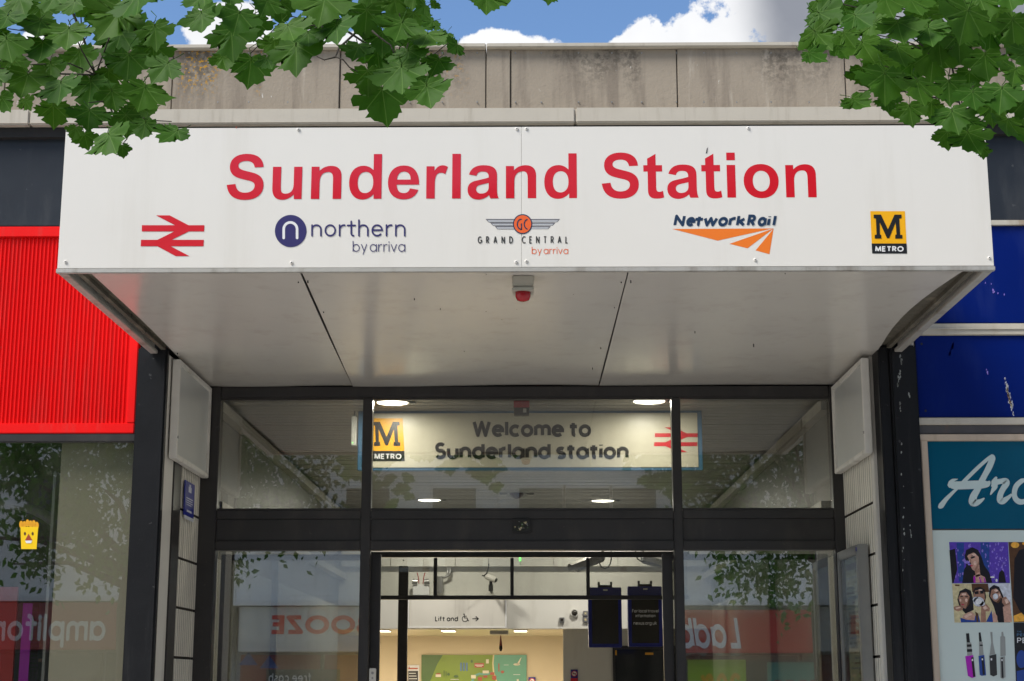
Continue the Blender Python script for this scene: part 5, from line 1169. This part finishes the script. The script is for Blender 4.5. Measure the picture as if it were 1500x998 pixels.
# ================================================================== maple branches
def leaf_mesh(seed):
    r = random.Random(seed)
    half = [(.0, -.03), (.08, -.12), (.20, -.16), (.25, -.11), (.37, -.15), (.38, -.06), (.47, -.02), (.43, .04), (.41, .08), (.48, .08), (.55, .03), (.57, .10), (.67, .13), (.61, .20), (.62, .29), (.54, .30), (.49, .39), (.41, .38), (.33, .385), (.33, .44), (.38, .52), (.28, .55), (.24, .63), (.15, .62), (.08, .70), (.0, .80)]
    pts = []; asy = r.uniform(.9, 1.1)
    for x, y in half: pts.append((x * r.uniform(.88, 1.10) * asy, y + r.uniform(-.025, .025)))
    Lh = [(-x * r.uniform(.88, 1.10) / asy, y + r.uniform(-.025, .025)) for x, y in half[1:-1]][::-1]
    ring = pts + Lh
    bend = r.uniform(.05, .8); fold = r.uniform(-.25, .35); tw = r.uniform(-.2, .2)
    c = (0, .12)
    def shp(x, y):
        rr = math.hypot(x, y); an = math.atan2(x, y)
        q = .012 * math.cos(an * 360 / 46) * min(1, rr / .3)       # quilting between veins
        z = -bend * (rr ** 2) * .55 + fold * abs(x) * .45 + tw * x * y + q
        return (x, z, -y)
    vs = [shp(*c)]; n = len(ring)
    for k in (.36, .7, 1.0):
        for x, y in ring: vs.append(shp(c[0] + (x - c[0]) * k, c[1] + (y - c[1]) * k))
    fs = [(0, 1 + i, 1 + (i + 1) % n) for i in range(n)]
    for j in range(2):
        for i in range(n): fs.append((1 + j * n + i, 1 + (j + 1) * n + i, 1 + (j + 1) * n + (i + 1) % n, 1 + j * n + (i + 1) % n))
    mb = MB(); mb.add(vs, fs)
    y0 = shp(0, 0)[1]
    mb.tube([(0, y0 - .005, -.04), (0, y0 - .02, .05), (r.uniform(-.1, .1), y0 + .08, .28), (r.uniform(-.2, .2), y0 + .22, .52)], [.010, .011, .010, .013], 5)
    me = bpy.data.meshes.new('leaf'); me.from_pydata(mb.v, [], mb.f); me.materials.append(M['leaf'])
    for p in me.polygons: p.use_smooth = True
    me.update(); return me
LEAVES = [leaf_mesh(i) for i in range(22)]
def add_leaf(par, px, py, w, rot, Y, facing=None, rr=rnd):
    """px,py centre of the blade in the photo, w its width there"""
    o = link('leaf', rr.choice(LEAVES), par)
    s = w / 1.28 * 1.36 * (Y - CAMY) / F
    tip = rr.uniform(-.35, .30) if facing is None else facing[0]; yw = rr.uniform(-.5, .5) if facing is None else facing[1]
    Rm = (Matrix.Rotation(rot, 4, 'Y') @ Matrix.Rotation(tip, 4, 'X') @ Matrix.Rotation(yw, 4, 'Z'))
    c = at(px, py, Y); off = Rm.to_3x3() @ Vector((0, 0, -.30)) * s
    o.matrix_basis = Matrix.Translation(c - off) @ Rm @ Matrix.Scale(s, 4)
    return o
LEFT = [(165, 32, 82, -25, 0), (100, 55, 62, 10, 0), (57, 42, 60, 5, 0), (8, 34, 60, -5, 0), (32, 8, 55, 20, 0), (75, 4, 50, -10, 0), (108, 12, 52, 5, 0), (203, 4, 74, 10, 0), (222, -6, 50, -20, 0), (12, 70, 66, 12, 0), (62, 76, 62, 0, 0),
        (118, 90, 52, 8, 1), (172, 66, 70, -5, 1), (228, 52, 52, 15, 1), (188, 96, 58, 0, 1), (237, 104, 54, -30, 0), (37, 124, 70, -5, 0), (88, 134, 62, 5, 0), (132, 136, 60, 0, 1), (166, 146, 48, 5, 1), (208, 142, 62, -12, 0), (8, 150, 36, 40, 1), (40, 152, 26, 30, 1),
        (78, 168, 48, 5, 1), (130, 174, 56, 10, 0), (126, 206, 32, 10, 1), (164, 208, 60, 20, 0), (211, 190, 42, -5, 0), (251, 200, 52, -35, 0), (203, 168, 46, 0, 1), (180, 221, 24, 0, 1), (140, 20, 50, 10, 1), (20, 100, 50, 0, 1), (75, 105, 46, 0, 1), (225, 80, 50, 0, 1), (160, 116, 42, 0, 1), (-10, 120, 50, 0, 0), (-15, 60, 60, 0, 0), (190, 35, 50, 0, 1), (60, 20, 50, 0, 1), (110, 195, 26, -15, 1), (185, 182, 44, 0, 1)]
MID = [(297, 32, 58, 15, 0), (347, 32, 60, -5, 0), (300, 2, 56, 10, 0), (338, -2, 50, 0, 0), (388, 10, 50, -10, 0), (340, 62, 66, 5, 1), (366, 104, 58, 0, 1), (328, 92, 38, 15, 1), (394, 92, 34, 20, 0), (412, 16, 46, 5, 1), (472, 14, 78, -5, 0), (426, 48, 58, 15, 0), (452, 58, 48, 5, 0), (434, 84, 72, 0, 0),
       (494, 48, 60, 5, 0), (536, 32, 58, 0, 1), (580, 10, 50, 10, 1), (585, 46, 62, -8, 0), (522, 76, 44, -10, 0), (623, 60, 54, -15, 0), (554, 88, 50, 5, 1), (629, 36, 30, -40, 0), (617, 12, 24, -45, 0), (598, 86, 54, 8, 0), (638, 98, 46, -20, 0), (589, 114, 74, 2, 0), (539, 119, 50, -5, 1), (563, 152, 72, 3, 1), (628, 140, 58, 8, 0),
       (664, 70, 30, -42, 0), (446, -4, 56, 0, 1), (500, -2, 60, 0, 1), (545, -4, 56, 0, 1), (606, -6, 46, 0, 1), (372, 40, 46, 0, 1), (470, 40, 50, 0, 1), (560, 62, 50, 0, 1), (402, 70, 44, 0, 1), (606, 66, 40, 0, 1), (636, 8, 16, -40, 1), (606, 30, 40, 0, 1), (650, 58, 30, -30, 1), (574, 96, 36, 0, 1), (612, 124, 36, 0, 1)]
SING = [(712, 4, 54, 0, 0), (703, -8, 40, 20, 1), (640, -18, 30, -10, 0)]
SING2 = [(803, -8, 42, 0, 0), (790, -22, 46, 20, 1)]
RIGHT = [(1208, 8, 46, 45, 0), (1212, 26, 60, 55, 0), (1203, 57, 56, 40, 0), (1242, 56, 40, 30, 0), (1194, 84, 42, 45, 0), (1232, 74, 36, 25, 1), (1262, 30, 52, 30, 0), (1284, 40, 50, 30, 0), (1318, 46, 62, 10, 0), (1270, 74, 64, 15, 0), (1318, 80, 60, 3, 0), (1340, 10, 56, 5, 0), (1300, 8, 60, 12, 0), (1385, 8, 56, -5, 1), (1413, 34, 80, -12, 0),
         (1362, 52, 62, 0, 0), (1405, 66, 56, 0, 1), (1450, 58, 52, -5, 1), (1484, 46, 60, 0, 1), (1440, 10, 62, 5, 0), (1478, -2, 62, 0, 0), (1366, 92, 66, 0, 1), (1296, 126, 70, 2, 0), (1346, 134, 64, -3, 0), (1266, 112, 44, 15, 1), (1258, 152, 46, 35, 0), (1300, 152, 34, 10, 1), (1334, 168, 46, 0, 1), (1390, 134, 54, 5, 1), (1444, 96, 60, 0, 1),
         (1485, 112, 50, -20, 0), (1426, 146, 48, 5, 0), (1466, 144, 64, -12, 0), (1398, 176, 56, 12, 0), (1388, 204, 36, 10, 1), (1424, 208, 58, 22, 0), (1440, 224, 22, 0, 1), (1474, 186, 50, -15, 0), (1505, 160, 50, 0, 0), (1505, 90, 60, 0, 0), (1290, 20, 44, 0, 1), (1240, 20, 44, 25, 1), (1350, 30, 50, 0, 1), (1460, 30, 50, 0, 1), (1290, 98, 44, 0, 1), (1335, 106, 44, 0, 1), (1376, 72, 50, 0, 1), (1420, 118, 44, 0, 1), (1452, 166, 44, 0, 1), (1364, 160, 36, 0, 1), (1495, 70, 50, 0, 1), (1420, 186, 40, 0, 1), (1500, 190, 44, 0, 1)]
def branch(lst, lab, path, extra, seed, Yc=-1.75):
    rr = random.Random(seed)
    pp = [at(u, v, Yc + dy + .22) for u, v, dy in path]
    root = thing('maple_branch', lab, 'branch', tuple(pp[0]), 'maple branches hanging in front of the station sign')
    mb = MB(); n = len(pp); mb.tube(pp, [.006 - .0045 * i / (n - 1) for i in range(n)], 7); mb.build('stem', M['wood'], root, smooth=True)
    for (x, y, w_, r_, back) in lst:
        Y = Yc + rr.uniform(-.10, .10) + (.22 if back else 0)
        add_leaf(root, x, y, w_, R(-r_ + rr.uniform(-8, 8)), Y, rr=rr, facing=(rr.uniform(-.45, -.05) if not back else rr.uniform(0, .45), rr.uniform(-.35, .35)))
        # twig from leaf to nearest stem point
        L = at(x, y - w_ * .42, Y + .06); best = min(pp, key=lambda q: (q - L).length)
        if rr.random() < .5:
            md = (L + best) / 2 + Vector((rr.uniform(-.02, .02), .02, rr.uniform(0, .03)))
            MB().tube([best, md, L], [.0024, .002, .0014], 5).build('twig', M['wood'], root, smooth=True)
    for i in range(extra[0]):
        x = rr.uniform(extra[1], extra[2]); y = rr.uniform(extra[3], extra[4])
        add_leaf(root, x, y, rr.uniform(46, 66), R(rr.uniform(-30, 30)), Yc + rr.uniform(.1, .5), rr=rr)
    return root
branch(LEFT, 'leafy maple branch hanging at the left end of the sign, drooping to its corner', [(-60, -170, 0), (30, -90, .05), (90, -20, .05), (120, 50, .08), (140, 110, .08), (165, 165, .08), (180, 195, .08)], (40, -60, 240, -130, -20), 11)
branch(MID, 'leafy maple branch hanging over the parapet and the word Sunderland', [(420, -170, 0), (440, -90, .05), (470, -20, .08), (500, 40, .08), (545, 70, .08), (575, 100, .08), (590, 125, .08)], (36, 270, 640, -130, -18), 12)
branch(SING, 'small maple sprig of two leaves hanging into the sky at top centre', [(700, -150, 0), (708, -80, 0), (710, -30, 0), (711, -12, 0)], (8, 660, 760, -130, -30), 13)
branch(SING2, 'single maple leaf tip poking into the sky right of the top centre sprig', [(800, -150, 0), (803, -80, 0), (803, -40, 0), (803, -26, 0)], (6, 770, 860, -130, -36), 14)
branch(RIGHT, 'leafy maple branch hanging at the right end of the sign, spreading off the right side', [(1420, -170, 0), (1415, -90, .05), (1410, -20, .08), (1400, 40, .08), (1395, 100, .08), (1405, 150, .08), (1415, 180, .08)], (44, 1220, 1560, -130, -20), 15)
# bare twigs visible in the middle branch
brt = thing('bare_twig', 'thin dark forked twig crossing the parapet between leaf clusters', 'twig', tuple(at(490, 75, -1.6)))
mb = MB(); mb.tube([at(556, 22, -1.5), at(530, 40, -1.5), at(497, 70, -1.55), at(491, 84, -1.6), at(475, 88, -1.6), at(464, 83, -1.6)], [.004, .0035, .003, .0025, .002, .0015], 6); mb.build('stem', M['wood'], brt, smooth=True)
mb = MB(); mb.tube([at(491, 83, -1.6), at(503, 88, -1.6), at(512, 99, -1.6), at(524, 105, -1.6)], [.0022, .002, .002, .0015], 6); mb.build('fork', M['wood'], brt, smooth=True)
mb = MB(); mb.tube([at(545, 45, -1.6), at(556, 55, -1.6), at(572, 66, -1.6), at(588, 102, -1.6)], [.0028, .0025, .002, .0015], 6); mb.build('fork', M['wood'], brt, smooth=True)

# ================================================================== trees across the pavement (seen in the glass)
def tree(x, y, h, cr, lab, seed, ncl=190, lo=2.6):
    rr = random.Random(seed); t = thing('street_tree', lab, 'tree', (x, y, 0), 'street trees behind the viewer, seen mirrored in the glass')
    MB().tube([(x, y, 0), (x + .05, y, 1.2), (x, y + .05, 2.4), (x + .1, y, 3.6)], [.17, .14, .12, .09], 10).build('trunk', M['wood'], t, smooth=True)
    mb = MB(); tips = []
    for i in range(12):
        a = rr.uniform(0, 6.28); e = rr.uniform(.1, 1.1); L = cr * rr.uniform(.6, .95)
        p = Vector((x, y, rr.uniform(2.4, 3.5))); q = p + Vector((math.cos(a) * math.cos(e), math.sin(a) * math.cos(e), math.sin(e))) * L
        mb.tube([p, (p + q) / 2 + Vector((0, 0, .15)), q], [.05, .03, .01], 6)
    mb.build('limbs', M['wood'], t, smooth=True)
    cm = MB(); cz = (lo + h) / 2; rz = (h - lo) / 2
    for c in range(ncl):
        while True:
            u = Vector((rr.uniform(-1, 1), rr.uniform(-1, 1), rr.uniform(-1, 1)))
            if .35 < u.length < 1: break
        cc = Vector((x + u.x * cr, y + u.y * cr * .8, cz + u.z * rz))
        for l in range(52):
            p = cc + Vector((rr.gauss(0, .16), rr.gauss(0, .16), rr.gauss(-.05, .17)))
            s = rr.uniform(.05, .085); d = Vector((rr.uniform(-1, 1), rr.uniform(-1, 1), rr.uniform(-1.5, .1))).normalized(); a_ = d.cross(Vector((rr.uniform(-1, 1), rr.uniform(-1, 1), .3))).normalized()
            cm.add([p, p + d * s * .6 + a_ * s * .42, p + d * s * 1.5, p + d * s * .6 - a_ * s * .42], [(0, 1, 2, 3)])
    me = bpy.data.meshes.new('crown'); me.from_pydata(cm.v, [], cm.f); me.materials.append(M['leaf']); me.update()
    o = link('crown', me, t); o['kind'] = 'stuff'
tree(-4.6, -9.6, 7.2, 2.3, 'leafy street tree mirrored in the left shop window', 21, 380)
tree(3.6, -9.4, 7.4, 1.9, 'leafy street tree mirrored in the right side pane', 22, 260, 2.5)

# ================================================================== opposite terrace (seen mirrored)
YO = -20.0
def opp(x0, x1, lab, fm, z_f0, z_f1, txt=None, shopm='shopglass', hgt=8.2):
    t = thing('shop_building', lab, 'building', ((x0 + x1) / 2, YO, 0), 'shops across the street')
    MB().box(x0, x1 - .01, YO - 6, YO, 3.05, hgt).build('upper_wall', M['render'], t)
    MB().box(x0, x1 - .01, YO - 6, YO - .3, 0, 3.04).build('lower_wall', M['grey_render'], t)
    MB().box(x0, x1 - .01, YO, YO + .25, 3.0, 3.09).build('cornice', M['ink_white'], t)
    MB().box(x0, x1 - .01, YO, YO + .10, hgt, hgt + .2).build('roof_edge', M['grey_render'], t)
    MB().box(x0 + .1, x1 - .1, YO - .29, YO + .12, z_f0, z_f1).build('fascia', M[fm], t, bevel=.01)
    n = max(2, int((x1 - x0) / 1.6))
    for i in range(n):
        a = x0 + .1 + i * (x1 - x0 - .2) / n; b = a + (x1 - x0 - .2) / n - .08
        MB().box(a, b, YO - .28, YO - .2, .4, z_f0 - .05).build('shop_window', M[shopm], t)
    for fl in (0, 1):
        for i in range(n):
            a = x0 + .35 + i * (x1 - x0) / n; zz = 4.0 + fl * 2.1
            f_ = MB().box(a, a + .95, YO, YO + .05, zz, zz + 1.3).build('window', M['ink_white'], t)
            MB().box(a + .06, a + .89, YO + .051, YO + .056, zz + .06, zz + 1.24).build('pane', M['shopglass'], f_)
    if txt:
        for s, xr, xl, zb_, zc_, m_, k in txt:
            text_obj(s, lambda u, v: Vector((u, YO + .135, v)), 'fascia_lettering', M[m_], t, xr, xl, zb_, zc_, off=(0, .001, 0), **k)
    return t
# reading direction runs toward -x because these fronts face the station
opp(-11.5, -5.6, 'pale building across the street with a dusty red fascia and white rounded lettering', 'pinkred', 2.15, 2.98, [('amplifon', -7.55, -9.6, 2.30, 2.78, 'ink_palesign', dict(wt=.17, gap=.1, rc=True))])
opp(-5.6, -.6, 'pale building across the street with large red capital letters on a grey fascia', 'offwhite', 2.14, 2.98, [('BOOZE', -2.95, -4.92, 2.47, 2.82, 'ink_boozered', dict(wt=.22, gap=.08))], 'maroon')
opp(-.6, 1.2, 'narrow pale building across the street with a plain white fascia', 'render', 2.2, 2.95)
opp(1.2, 7.2, 'pale building across the street with bright red fascia and white slanted lettering', 'bgred', 2.12, 2.92, [('Ladbrokes', 3.98, 1.5, 2.2, 2.82, 'ink_white', dict(wt=.17, gap=.08, shear=.2))])
opp(7.2, 14, 'long pale building across the street with grey shop windows', 'grey_render', 2.2, 2.95)
opp(-18, -11.5, 'pale end building across the street beyond the dusty red fascia', 'grey_render', 2.2, 2.95)
# window posters across the street
t = thing('cash_poster', 'dark window poster with blue triangles reading free cash, across the street', 'poster', (-4.4, YO, 1.5))
MB().box(-5.0, -3.6, YO - .199, YO - .19, .9, 1.82).build('panel', M['shopglass'], t)
text_obj('free cash', lambda u, v: Vector((u, YO - .188, v)), 'poster_lettering', M['ink_white'], t, -4.15, -4.95, 1.58, 1.76, off=(0, .001, 0), wt=.14)
for x in (-5.35, -4.95):
    MB().add([(x - .18, YO - .188, 1.90 if x < -5 else 1.84), (x + .18, YO - .188, 1.90 if x < -5 else 1.84), (x, YO - .188, 2.14 if x < -5 else 2.08)], [(0, 1, 2)]).build('blue_triangle', M['ink_blue'], t)
t = thing('offer_poster', 'green and yellow offer poster reading FREE, across the street', 'poster', (4.2, YO, 1.2))
MB().box(3.0, 4.1, YO - .199, YO - .19, .9, 2.0).build('panel', M['ink_lime'], t)
MB().box(4.5, 5.6, YO - .199, YO - .19, .9, 1.95).build('panel', M['ink_sea'], t)
text_obj('FREE', lambda u, v: Vector((u, YO - .188, v)), 'poster_lettering', M['ink_brick'], t, 5.45, 4.6, 1.3, 1.62, off=(0, .001, 0), wt=.2)
text_obj('20%', lambda u, v: Vector((u, YO - .188, v)), 'poster_lettering', M['ink_yellow'], t, 4.0, 3.2, 1.3, 1.75, off=(0, .001, 0), wt=.2)

for o in bpy.data.objects:
    if '_loc' in o: del o['_loc']
